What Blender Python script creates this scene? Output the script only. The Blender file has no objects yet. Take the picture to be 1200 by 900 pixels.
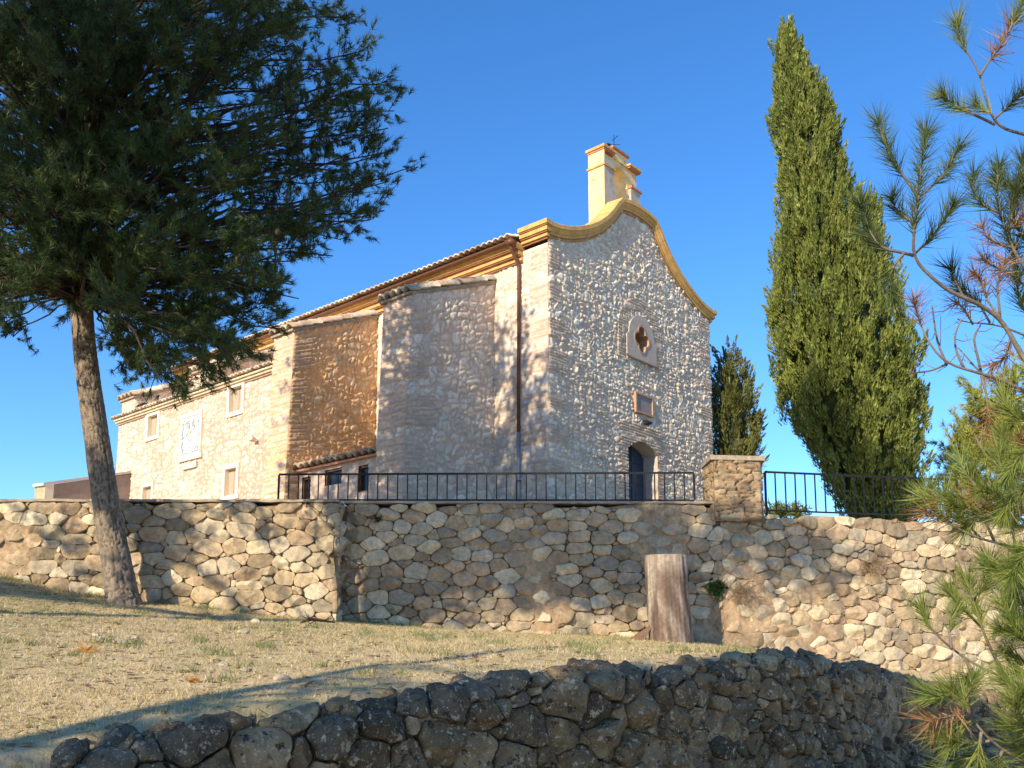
import bpy, bmesh, math, random
import numpy as np
from mathutils import Vector, Matrix

# ------------------------------------------------------------------ camera, sky, sun, exposure
R = math.radians
SC = bpy.context.scene
COL = SC.collection
PITCH = R(8.0)
FOC = 1100.0                       # focal length in pixels of the 1200 x 900 photograph
EYE = 1.6
cd = bpy.data.cameras.new('camera'); cam = bpy.data.objects.new('camera', cd); COL.objects.link(cam)
cd.sensor_fit = 'HORIZONTAL'; cd.sensor_width = 36.0; cd.lens = 36.0 * FOC / 1200.0
cd.shift_y = (770 - FOC * math.tan(PITCH) - 450) / 1200.0
cd.clip_start = 0.05; cd.clip_end = 6000
cam.location = (0, 0, EYE); cam.rotation_euler = (math.pi / 2 + PITCH, 0, 0)
SC.camera = cam
SUN_EL = R(27.0)
SH = np.array([-0.549, -0.8357]); SH /= np.linalg.norm(SH)       # horizontal direction to the sun
SUN = np.array([SH[0] * math.cos(SUN_EL), SH[1] * math.cos(SUN_EL), math.sin(SUN_EL)])
SC.view_settings.view_transform = 'Standard'; SC.view_settings.look = 'None'
SC.view_settings.exposure = 0.5; SC.view_settings.gamma = 1.0; SC.view_settings.use_curve_mapping = False
W = bpy.data.worlds.new('World'); SC.world = W; W.use_nodes = True
wn = W.node_tree.nodes; wl = W.node_tree.links
sky = wn.new('ShaderNodeTexSky'); sky.sky_type = 'NISHITA'; sky.sun_disc = False
sky.sun_elevation = SUN_EL; sky.sun_rotation = math.atan2(SH[0], SH[1])
sky.air_density = 1.0; sky.dust_density = 0.25; sky.ozone_density = 5.0; sky.altitude = 600
hs = wn.new('ShaderNodeHueSaturation'); hs.inputs['Saturation'].default_value = 1.18; hs.inputs['Value'].default_value = 1.28; hs.inputs['Hue'].default_value = 0.503
wl.new(sky.outputs[0], hs.inputs['Color'])
bg = wn['Background']; bg.inputs['Strength'].default_value = 0.15
wl.new(hs.outputs[0], bg.inputs['Color'])
sd = bpy.data.lights.new('sun', 'SUN'); sd.energy = 5.0; sd.angle = R(0.53); sd.color = (1.0, 0.85, 0.62)
sun = bpy.data.objects.new('sun', sd); COL.objects.link(sun)
sun.rotation_euler = Vector(SUN).to_track_quat('Z', 'Y').to_euler(); sun.location = (-30, -50, 40)

# ------------------------------------------------------------------ numpy helpers
def h2(ix, iy, seed):
    a = (ix.astype(np.int64) * 374761393 + iy.astype(np.int64) * 668265263 + int(seed) * 2147483647 + 1013904223) & 0xFFFFFFFF
    a = ((a ^ (a >> 13)) * 1274126177) & 0xFFFFFFFF
    a = ((a ^ (a >> 16)) * 2246822519) & 0xFFFFFFFF
    a = a ^ (a >> 15)
    return (a & 0xFFFFFF).astype(np.float64) / float(0x1000000)

def vn(x, y, seed=0):
    x = np.asarray(x, float); y = np.asarray(y, float)
    ix = np.floor(x); iy = np.floor(y); fx = x - ix; fy = y - iy
    fx = fx * fx * (3 - 2 * fx); fy = fy * fy * (3 - 2 * fy)
    a = h2(ix, iy, seed); b = h2(ix + 1, iy, seed); c = h2(ix, iy + 1, seed); d = h2(ix + 1, iy + 1, seed)
    return (a * (1 - fx) + b * fx) * (1 - fy) + (c * (1 - fx) + d * fx) * fy

def fbm(x, y, seed=0, octv=4):
    s = 0; amp = 0.5; tot = 0
    for o in range(octv):
        s = s + amp * vn(x * 2 ** o, y * 2 ** o, seed + 17 * o); tot += amp; amp *= 0.5
    return s / tot

def sst(a, b, x):
    t = np.clip((x - a) / (b - a), 0, 1); return t * t * (3 - 2 * t)

def stones(s, t, cw, ch, seed, big=0.22, pair=0.55, warp=0.35, pn=2.4):
    """irregular rubble: returns edge distance, three random numbers per stone, offset from its middle"""
    shp = s.shape; s = s.ravel(); t = t.ravel()
    ws = s + warp * cw * (fbm(s / cw * 0.9, t / ch * 0.9, seed + 5, 3) - 0.5) * 2
    wt = t + warp * ch * (fbm(s / cw * 0.9 + 40, t / ch * 0.9, seed + 9, 3) - 0.5) * 2
    fx = ws / cw * 2; fy = wt / ch * 2
    ix = np.floor(fx); iy = np.floor(fy)
    n = len(s)
    d1 = np.full(n, 9.0); d2 = np.full(n, 9.0); id1 = np.full(n, -1, np.int64)
    ox = np.zeros(n); oy = np.zeros(n)
    for i in range(-2, 3):
        for j in range(-2, 3):
            cx = ix + i; cy = iy + j
            gx = np.floor(cx / 2); gy = np.floor(cy / 2)
            m = h2(gx, gy, seed)
            lx = cx - 2 * gx; ly = cy - 2 * gy
            isbig = m < big; isp = (~isbig) & (m < big + pair * 0.7); isv = (~isbig) & (~isp) & (m < big + pair)
            px = np.where(isbig | isp, 2 * gx + 1.0, cx + 0.5)
            py = np.where(isbig | isv, 2 * gy + 1.0, cy + 0.5)
            sub = np.where(isbig, 0, np.where(isp, ly, np.where(isv, 2 + lx, 4 + lx + 2 * ly)))
            cid = ((gx.astype(np.int64) + 5000) * 20000 + (gy.astype(np.int64) + 5000)) * 8 + sub.astype(np.int64)
            jx = h2(cid % 1000003, cid // 1000003, seed + 3) - 0.5; jy = h2(cid % 1000003, cid // 1000003, seed + 4) - 0.5
            px = px + jx * np.where(isbig, 0.5, 0.55); py = py + jy * np.where(isbig, 0.5, 0.5)
            ax = np.where(isp, 0.72, np.where(isv, 1.15, 1.0)); ay = np.where(isp, 1.25, np.where(isv, 0.8, 1.0))
            dx = fx - px; dy = fy - py
            d = (np.abs(dx * ax) ** pn + np.abs(dy * ay) ** pn) ** (1 / pn) - np.where(isbig, 0.42, np.where(isp | isv, 0.2, 0.0))
            same = cid == id1
            better = (d < d1) & (~same)
            d2 = np.where(better, d1, np.where((~same) & (d < d2), d, d2))
            imp = (d < d1)
            ox = np.where(imp, dx, ox); oy = np.where(imp, dy, oy)
            id1 = np.where(imp, cid, id1); d1 = np.where(imp, d, d1)
    e = d2 - d1
    r = [h2(id1 % 1000003, id1 // 1000003, seed + 20 + k).reshape(shp) for k in range(4)]
    return e.reshape(shp), r, ox.reshape(shp), oy.reshape(shp)

ROOTLOC = {}
def mk(name, V, F, mat, parent=None, col=None, smooth=True, mats=None, midx=None):
    """one mesh object; V in world coordinates, F (n,4) or (n,3) int array or list of faces"""
    V = np.asarray(V, np.float64).reshape(-1, 3)
    off = np.zeros(3)
    loc = None
    if parent is None:
        loc = np.array([V[:, 0].mean(), V[:, 1].mean(), V[:, 2].min()]); off = loc
    else:
        off = ROOTLOC[parent.name]
    me = bpy.data.meshes.new(name)
    if isinstance(F, np.ndarray):
        k = F.shape[1]
        me.vertices.add(len(V)); me.vertices.foreach_set('co', (V - off).astype(np.float32).ravel())
        me.loops.add(F.size); me.loops.foreach_set('vertex_index', F.astype(np.int32).ravel())
        me.polygons.add(len(F)); me.polygons.foreach_set('loop_start', np.arange(0, F.size, k, dtype=np.int32))
        try: me.polygons.foreach_set('loop_total', np.full(len(F), k, np.int32))
        except Exception: pass
        me.update(calc_edges=True)
    else:
        me.from_pydata([tuple(v) for v in (V - off)], [], F)
        me.update()
    me.polygons.foreach_set('use_smooth', np.full(len(me.polygons), smooth, dtype=bool))
    if col is not None:
        c = np.ones((len(V), 4), np.float32); c[:, :3] = np.clip(col, 0, 1)
        a = me.color_attributes.new('Col', 'FLOAT_COLOR', 'POINT'); a.data.foreach_set('color', c.ravel())
    for m in ([mat] if mats is None else mats): me.materials.append(m)
    if midx is not None: me.polygons.foreach_set('material_index', np.asarray(midx, np.int32))
    o = bpy.data.objects.new(name, me); COL.objects.link(o)
    if parent is None:
        o.location = loc; 
    else:
        o.parent = parent
    ROOTLOC[o.name] = off
    return o

def root(name, label, cat, loc, group=None):
    o = bpy.data.objects.new(name, None); COL.objects.link(o); o.location = loc
    o.empty_display_size = 0.2
    o['label'] = label; o['category'] = cat; o['kind'] = 'thing'
    if group: o['group'] = group
    ROOTLOC[o.name] = np.array(loc, float)
    return o
def tag(o, label, cat, group=None):
    o['kind'] = 'thing'
    o['label'] = label; o['category'] = cat
    if group: o['group'] = group
    return o
def kind(o, k): o['kind'] = k; return o

class Geo:
    """collects pieces of one mesh"""
    def __init__(s): s.v = []; s.f = []; s.c = []; s.n = 0
    def add(s, V, F, col=None):
        V = np.asarray(V, float).reshape(-1, 3)
        s.v.append(V); s.f.extend([tuple(int(i) + s.n for i in f) for f in F])
        if col is not None:
            col = np.asarray(col, float)
            s.c.append(np.broadcast_to(col, (len(V), 3)) if col.ndim == 1 else col)
        s.n += len(V)
    def box(s, P, col=None):      # P: 8 corners, bottom ring then top ring
        s.add(P, [(3, 2, 1, 0), (4, 5, 6, 7), (0, 1, 5, 4), (1, 2, 6, 5), (2, 3, 7, 6), (3, 0, 4, 7)], col)
    def tube(s, pts, rad, n=6, col=None, caps=True):
        V, F = tube(pts, rad, n, caps); s.add(V, F, col)
    def build(s, name, mat, parent=None, smooth=False):
        return mk(name, np.concatenate(s.v), s.f, mat, parent, np.concatenate(s.c) if s.c else None, smooth)

def tube(pts, rad, n=6, caps=True):
    pts = np.asarray(pts, float); m = len(pts)
    rad = np.broadcast_to(np.asarray(rad, float), (m,))
    T = np.gradient(pts, axis=0); T /= np.linalg.norm(T, axis=1)[:, None] + 1e-12
    ref = np.array([0.31, 0.17, 0.94]) if abs(T[0][2]) < 0.9 else np.array([0.94, 0.31, 0.1])
    a = np.cross(T, ref); a /= np.linalg.norm(a, axis=1)[:, None] + 1e-12; b = np.cross(T, a)
    ang = np.linspace(0, 2 * np.pi, n, endpoint=False)
    V = pts[:, None] + rad[:, None, None] * (a[:, None] * np.cos(ang)[None, :, None] + b[:, None] * np.sin(ang)[None, :, None])
    F = []
    for i in range(m - 1):
        for j in range(n):
            k = (j + 1) % n
            F.append((i * n + j, (i + 1) * n + j, (i + 1) * n + k, i * n + k))
    if caps: F.append(tuple(range(n))); F.append(tuple(range((m - 1) * n, m * n))[::-1])
    return V.reshape(-1, 3), F

def gridfaces(m, n, keep=None):
    i = np.arange(m * n).reshape(m, n)
    F = np.stack([i[:-1, :-1], i[:-1, 1:], i[1:, 1:], i[1:, :-1]], -1).reshape(-1, 4)
    if keep is not None:
        k = keep.ravel(); F = F[k[F].all(1)]
    return F

def patch(bl, br, tr, tl, ds, field):
    """a wall face as a dense relief; field(s, t) -> height, colour, keep.  Rows run upward."""
    bl, br, tr, tl = [np.asarray(q, float) for q in (bl, br, tr, tl)]
    L = np.linalg.norm(br - bl); H = np.linalg.norm(tl - bl)
    n = max(2, int(L / ds)); m = max(2, int(H / ds))
    a = np.linspace(0, 1, n)[None, :]; b = np.linspace(0, 1, m)[:, None]
    P = ((1 - a) * (1 - b))[..., None] * bl + (a * (1 - b))[..., None] * br + (a * b)[..., None] * tr + ((1 - a) * b)[..., None] * tl
    S = np.broadcast_to(a * L, (m, n)); T = np.broadcast_to(b * H, (m, n))
    h, col, keep = field(S, T, P)
    ed = np.minimum(np.minimum(S, L - S), np.minimum(T, H - T)); h = h * sst(-0.01, 0.045, ed)
    nrm = np.cross(br - bl, tl - bl); nrm /= np.linalg.norm(nrm)
    P = P + nrm * h[..., None]
    return P.reshape(-1, 3), gridfaces(m, n, keep), col.reshape(-1, 3)

def joinp(parts):
    V = []; F = []; C = []; n = 0
    for v, f, c in parts: V.append(v); F.append(f + n); C.append(c); n += len(v)
    return np.concatenate(V), np.concatenate(F), np.concatenate(C)

# ------------------------------------------------------------------ materials
def nt(name):
    m = bpy.data.materials.new(name); m.use_nodes = True
    b = m.node_tree.nodes['Principled BSDF']; b.inputs['Specular IOR Level'].default_value = 0.25
    return m, m.node_tree.nodes, m.node_tree.links, b

def mat_col(name, rough=0.9, nscale=14.0, namt=0.35, bump=0.25, bscale=60.0, speck=None):
    """colour from the mesh attribute, broken up by noise, with fine bump"""
    m, N, L, b = nt(name); b.inputs['Roughness'].default_value = rough
    at_ = N.new('ShaderNodeAttribute'); at_.attribute_name = 'Col'
    tc = N.new('ShaderNodeTexCoord')
    nz = N.new('ShaderNodeTexNoise'); nz.inputs['Scale'].default_value = nscale; nz.inputs['Detail'].default_value = 8; nz.inputs['Roughness'].default_value = 0.65
    L.new(tc.outputs['Object'], nz.inputs['Vector'])
    mr = N.new('ShaderNodeMapRange'); mr.inputs['From Min'].default_value = 0.3; mr.inputs['From Max'].default_value = 0.7
    mr.inputs['To Min'].default_value = 1 - namt; mr.inputs['To Max'].default_value = 1 + namt
    L.new(nz.outputs['Fac'], mr.inputs['Value'])
    mx = N.new('ShaderNodeVectorMath'); mx.operation = 'SCALE'
    L.new(at_.outputs['Color'], mx.inputs[0]); L.new(mr.outputs[0], mx.inputs['Scale'])
    out = mx.outputs[0]
    if speck:
        for (sc, th, c) in speck:
            n2 = N.new('ShaderNodeTexNoise'); n2.inputs['Scale'].default_value = sc; n2.inputs['Detail'].default_value = 6; n2.inputs['Roughness'].default_value = 0.7
            L.new(tc.outputs['Object'], n2.inputs['Vector'])
            rp = N.new('ShaderNodeMapRange'); rp.inputs['From Min'].default_value = th; rp.inputs['From Max'].default_value = th + 0.05
            L.new(n2.outputs['Fac'], rp.inputs['Value'])
            mm = N.new('ShaderNodeMix'); mm.data_type = 'RGBA'; mm.inputs['B'].default_value = (*c, 1)
            L.new(rp.outputs[0], mm.inputs['Factor']); L.new(out, mm.inputs['A']); out = mm.outputs['Result']
    L.new(out, b.inputs['Base Color'])
    if bump:
        n3 = N.new('ShaderNodeTexNoise'); n3.inputs['Scale'].default_value = bscale; n3.inputs['Detail'].default_value = 8; n3.inputs['Roughness'].default_value = 0.7
        L.new(tc.outputs['Object'], n3.inputs['Vector'])
        bp = N.new('ShaderNodeBump'); bp.inputs['Strength'].default_value = bump; bp.inputs['Distance'].default_value = 0.03
        L.new(n3.outputs['Fac'], bp.inputs['Height']); L.new(bp.outputs[0], b.inputs['Normal'])
    return m

def mat_plain(name, c, rough=0.7, metal=0.0, namt=0.2, nscale=8.0, bump=0.0, bscale=40, c2=None):
    m, N, L, b = nt(name); b.inputs['Roughness'].default_value = rough; b.inputs['Metallic'].default_value = metal
    tc = N.new('ShaderNodeTexCoord'); nz = N.new('ShaderNodeTexNoise'); nz.inputs['Scale'].default_value = nscale; nz.inputs['Detail'].default_value = 8; nz.inputs['Roughness'].default_value = 0.65
    L.new(tc.outputs['Object'], nz.inputs['Vector'])
    cr = N.new('ShaderNodeValToRGB'); e = cr.color_ramp.elements
    lo = np.array(c) * (1 - namt) if c2 is None else np.array(c2); hi = np.array(c) * (1 + namt) if c2 is None else np.array(c)
    e[0].position = 0.32; e[1].position = 0.68; e[0].color = (*np.clip(lo, 0, 1), 1); e[1].color = (*np.clip(hi, 0, 1), 1)
    L.new(nz.outputs['Fac'], cr.inputs[0]); L.new(cr.outputs[0], b.inputs['Base Color'])
    if bump:
        n3 = N.new('ShaderNodeTexNoise'); n3.inputs['Scale'].default_value = bscale; n3.inputs['Detail'].default_value = 8
        L.new(tc.outputs['Object'], n3.inputs['Vector'])
        bp = N.new('ShaderNodeBump'); bp.inputs['Strength'].default_value = bump; bp.inputs['Distance'].default_value = 0.03
        L.new(n3.outputs['Fac'], bp.inputs['Height']); L.new(bp.outputs[0], b.inputs['Normal'])
    return m

def mat_leaf(name, rough=0.55, trans=0.25):
    m, N, L, b = nt(name); b.inputs['Roughness'].default_value = rough
    at_ = N.new('ShaderNodeAttribute'); at_.attribute_name = 'Col'
    L.new(at_.outputs['Color'], b.inputs['Base Color'])
    tr = N.new('ShaderNodeBsdfTranslucent'); L.new(at_.outputs['Color'], tr.inputs['Color'])
    mx = N.new('ShaderNodeMixShader'); mx.inputs[0].default_value = trans
    out = N['Material Output']
    L.new(b.outputs[0], mx.inputs[1]); L.new(tr.outputs[0], mx.inputs[2]); L.new(mx.outputs[0], out.inputs['Surface'])
    return m

M = {}
M['rubble'] = mat_col('terrace_rubble', 0.92, 12, 0.30, 0.7, 38)
M['church_stone'] = mat_col('church_rubble', 0.92, 9, 0.16, 0.35, 40)
M['lichen_stone'] = mat_col('lichen_rubble', 0.95, 9, 0.4, 0.9, 30, speck=[(13, 0.565, (0.055, 0.045, 0.036)), (16, 0.58, (0.56, 0.46, 0.32)), (7, 0.61, (0.44, 0.35, 0.22)), (50, 0.60, (0.62, 0.53, 0.38))])
M['paint'] = mat_col('ochre_render', 0.85, 4, 0.22, 0.25, 30, speck=[(5, 0.60, (0.40, 0.27, 0.13)), (16, 0.64, (0.66, 0.52, 0.33))])
M['tile'] = mat_col('clay_tile', 0.9, 12, 0.3, 0.3, 40, speck=[(25, 0.62, (0.42, 0.40, 0.34))])
M['leaf'] = mat_leaf('needles', 0.5, 0.22)
M['cypress'] = mat_leaf('cypress_scale', 0.6, 0.2)
M['grass'] = mat_leaf('dry_blades', 0.7, 0.3)
M['bark'] = mat_col('pine_bark', 0.95, 14, 0.3, 0.5, 50)
M['iron'] = mat_plain('black_iron', (0.012, 0.012, 0.014), 0.45, 0.0, 0.3)
M['copper'] = mat_plain('brown_sheet_metal', (0.17, 0.075, 0.045), 0.45, 0.2, 0.15)
M['zinc'] = mat_plain('grey_steel', (0.32, 0.34, 0.36), 0.4, 0.6, 0.1)
M['blue'] = mat_plain('blue_door_paint', (0.035, 0.055, 0.10), 0.5, 0, 0.15)
M['darkroom'] = mat_plain('dark_interior', (0.03, 0.02, 0.016), 0.9)
M['terracotta'] = mat_plain('terracotta_render', (0.45, 0.28, 0.18), 0.85, 0, 0.15, 12, 0.15)
M['plaster'] = mat_plain('pale_plaster', (0.60, 0.50, 0.42), 0.9, 0, 0.08, 6, 0.15)
M['white'] = mat_plain('cream_frame', (0.78, 0.70, 0.55), 0.8, 0, 0.05)
M['shutter'] = mat_plain('beige_shutter', (0.42, 0.33, 0.25), 0.7, 0, 0.05)
M['plaque'] = mat_plain('grey_slate', (0.30, 0.26, 0.27), 0.6, 0, 0.08)
M['glass'] = mat_plain('dark_glass', (0.02, 0.022, 0.026), 0.08)
M['tilepanel'] = mat_plain('white_glazed_tile', (0.80, 0.79, 0.74), 0.25, 0, 0.03)
M['bluegrey'] = mat_plain('blue_grey_glaze', (0.22, 0.27, 0.30), 0.35)
M['sunyellow'] = mat_plain('yellow_glaze', (0.80, 0.50, 0.06), 0.35)
M['mortar_cap'] = mat_plain('mortar_coping', (0.33, 0.27, 0.20), 0.95, 0, 0.3, 6, 0.5)

# ------------------------------------------------------------------ frames
TH = R(41.3)
CU = np.array([math.sin(TH), math.cos(TH), 0]); CV = np.array([-math.cos(TH), math.sin(TH), 0]); CA = np.array([1.043, 26.0, 0])
def C(u, v, z): return CA + CU * u + CV * v + np.array([0, 0, z])
def cbox(g, u0, u1, v0, v1, z0, z1, col=None):
    g.box([C(u0, v0, z0), C(u1, v0, z0), C(u1, v1, z0), C(u0, v1, z0), C(u0, v0, z1), C(u1, v0, z1), C(u1, v1, z1), C(u0, v1, z1)], col)
def at(px, py, Y):
    """the point at depth Y that the photograph shows at pixel (px, py): used to measure the place"""
    x, y, z = px - 600.0, FOC, -(py - (770 - FOC * math.tan(PITCH)))
    c, s = math.cos(PITCH), math.sin(PITCH)
    r = np.array([x, c * y - s * z, s * y + c * z])
    return np.array([0, 0, EYE]) + r * (Y / r[1])

# ------------------------------------------------------------------ ground
LOWPATH = np.array([(-2.5, 5.3), (-2.05, 5.7), (-1.3, 6.1), (0.0, 6.95), (1.4, 7.9), (2.55, 8.75), (2.95, 9.2), (4.0, 10.5), (5.3, 12.2), (8.5, 15.2)])
LOWTOP = np.array([0.98, 1.09, 1.26, 1.40, 1.49, 1.63, 1.61, 1.46, 1.28, 0.84])
CTRL = np.array([(-16, 17.3, 4.0), (-11.5, 17.3, 3.5), (-9.8, 17.4, 3.22), (-8.2, 17.4, 2.8), (-6.8, 16.6, 2.55), (-3.26, 17.4, 2.25), (0, 17.9, 2.06), (2.9, 17.4, 1.92), (5, 18, 1.68), (9, 18.7, 1.15), (13, 19.5, 0.8),
  (-2.75, 5.5, 1.06), (-1.3, 6.4, 1.30), (0, 7.3, 1.42), (1.4, 8.2, 1.52), (2.55, 9.1, 1.62), (4, 10.9, 1.46), (5.3, 12.6, 1.28), (8.5, 15.6, 0.82),
  (-5, 8, 1.62), (-2.9, 5, 1.02), (-6, 3, 1.0), (-10, 8, 2.3), (-12, 14, 3.3), (-2, 12, 1.82), (1, 12, 1.74), (-6, 12, 2.12), (-20, 8, 3.4), (-30, 18, 4.6), (20, 18, 0.2), (-20, -5, 1.0), (-8.8, 14.5, 2.55), (-10.5, 15.6, 3.05)], float)
def _fit():
    P = CTRL[:, :2]; r = np.linalg.norm(P[:, None] - P[None], axis=2)
    n = len(P); A = np.zeros((n + 3, n + 3)); A[:n, :n] = r + np.eye(n) * 0.02
    A[:n, n] = 1; A[:n, n + 1:] = P; A[n, :n] = 1; A[n + 1:, :n] = P.T
    return np.linalg.solve(A, np.concatenate([CTRL[:, 2], np.zeros(3)]))
RB = _fit()
def upper(X, Y):
    sh = X.shape; p = np.stack([X.ravel(), Y.ravel()], 1); out = np.zeros(len(p))
    for k in range(0, len(p), 40000):
        q = p[k:k + 40000]; r = np.linalg.norm(q[:, None] - CTRL[None, :, :2], axis=2)
        out[k:k + 40000] = r @ RB[:-3] + RB[-3] + q @ RB[-2:]
    return out.reshape(sh)
def polydist(X, Y, path):
    """signed distance to an open path: positive on its left side (behind the low wall)"""
    best = np.full(X.shape, 1e9); sg = np.zeros(X.shape)
    for (ax, ay), (bx, by) in zip(path[:-1], path[1:]):
        dx, dy = bx - ax, by - ay; L2 = dx * dx + dy * dy
        t = np.clip(((X - ax) * dx + (Y - ay) * dy) / L2, 0, 1)
        qx = X - ax - t * dx; qy = Y - ay - t * dy; d = np.hypot(qx, qy)
        c = dx * (Y - ay) - dy * (X - ax)
        m = d < best; best = np.where(m, d, best); sg = np.where(m, np.sign(c), sg)
    return best * sg
EXT = np.concatenate([[(-30, -14), (-9, -2), (-5, 2.2), (-3.6, 4.2)], LOWPATH, [(14, 18.5), (40, 24)]])
# the front of the terrace wall
WALLF = np.array([(-60, 16.0), (-16, 17.3), (-3.3, 17.45), (-3.28, 17.95), (4.0, 18.0), (9.0, 19.0), (14, 20.6), (40, 30)])
def wally(X): return np.interp(X, WALLF[:, 0], WALLF[:, 1])
def ground_z(X, Y):
    d = polydist(X, Y, EXT)
    left = sst(-2.4, -4.5, X)
    w = sst(0.12, 0.42, d) * (1 - left) + sst(-2.6, 0.9, d) * left
    lo = 0.03 * np.maximum(Y, 0) + 0.06 * np.maximum(-X - 1, 0) - 0.02 * np.maximum(X, 0)
    lo = np.maximum(lo, -0.6)
    up = upper(np.clip(X, -30, 20), np.clip(Y, -6, 20)) 
    z = lo * (1 - w) + up * w
    z = z + 0.07 * (fbm(X * 0.9, Y * 0.9, 3, 4) - 0.5) * sst(0.4, 1.2, np.abs(d)) + 0.025 * (fbm(X * 5, Y * 5, 8, 3) - 0.5)
    ter = 4.22 + np.clip((Y - 19) / 7, 0, 1) * 0.9 + np.clip(-X - 3, 0, 20) * 0.04
    ter = ter - 0.02 * np.maximum(Y - 60, 0)
    tw = sst(0.22, 0.42, Y - wally(X))
    return z * (1 - tw) + ter * tw
def axis(lo, hi, step, far, g=1.25):
    c = np.arange(lo, hi, step); o = [hi]; st = step
    while o[-1] < far: st *= g; o.append(o[-1] + st)
    p = [lo]; st = step
    while p[-1] > -far: st *= g; p.append(p[-1] - st)
    return np.concatenate([np.array(p[1:][::-1]), c, np.array(o)])
gx = axis(-13, 10, 0.09, 3000); gy = axis(3.0, 19.6, 0.09, 3000)
GX, GY = np.meshgrid(gx, gy)
GZ = ground_z(GX, GY)
def mat_ground():
    m, N, L, b = nt('dry_ground'); b.inputs['Roughness'].default_value = 0.95
    tc = N.new('ShaderNodeTexCoord')
    def noise(sc, det=8, ro=0.65):
        n = N.new('ShaderNodeTexNoise'); n.inputs['Scale'].default_value = sc; n.inputs['Detail'].default_value = det; n.inputs['Roughness'].default_value = ro
        L.new(tc.outputs['Object'], n.inputs['Vector']); return n.outputs['Fac']
    def ramp(f, stops):
        r = N.new('ShaderNodeValToRGB'); e = r.color_ramp.elements
        e[0].position, e[0].color = stops[0][0], (*stops[0][1], 1); e[1].position, e[1].color = stops[-1][0], (*stops[-1][1], 1)
        for p_, c_ in stops[1:-1]:
            q = e.new(p_); q.color = (*c_, 1)
        L.new(f, r.inputs[0]); return r.outputs[0]
    a = ramp(noise(9), [(0.3, (0.34, 0.24, 0.13)), (0.45, (0.53, 0.40, 0.23)), (0.58, (0.60, 0.47, 0.28)), (0.72, (0.68, 0.57, 0.38))])
    g = ramp(noise(40), [(0.35, (0.30, 0.26, 0.11)), (0.7, (0.54, 0.45, 0.23))])
    mx = N.new('ShaderNodeMix'); mx.data_type = 'RGBA'
    f = N.new('ShaderNodeMapRange'); f.inputs['From Min'].default_value = 0.45; f.inputs['From Max'].default_value = 0.65; f.inputs['To Max'].default_value = 0.7
    L.new(noise(0.7, 5), f.inputs['Value']); L.new(f.outputs[0], mx.inputs['Factor']); L.new(a, mx.inputs['A']); L.new(g, mx.inputs['B'])
    L.new(mx.outputs['Result'], b.inputs['Base Color'])
    bp = N.new('ShaderNodeBump'); bp.inputs['Strength'].default_value = 0.6; bp.inputs['Distance'].default_value = 0.05
    L.new(noise(22), bp.inputs['Height']); L.new(bp.outputs[0], b.inputs['Normal'])
    return m
M['ground'] = mat_ground()
g_o = kind(mk('ground', np.stack([GX, GY, GZ], -1).reshape(-1, 3), gridfaces(len(gy), len(gx)), M['ground'], None), 'structure')

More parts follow.
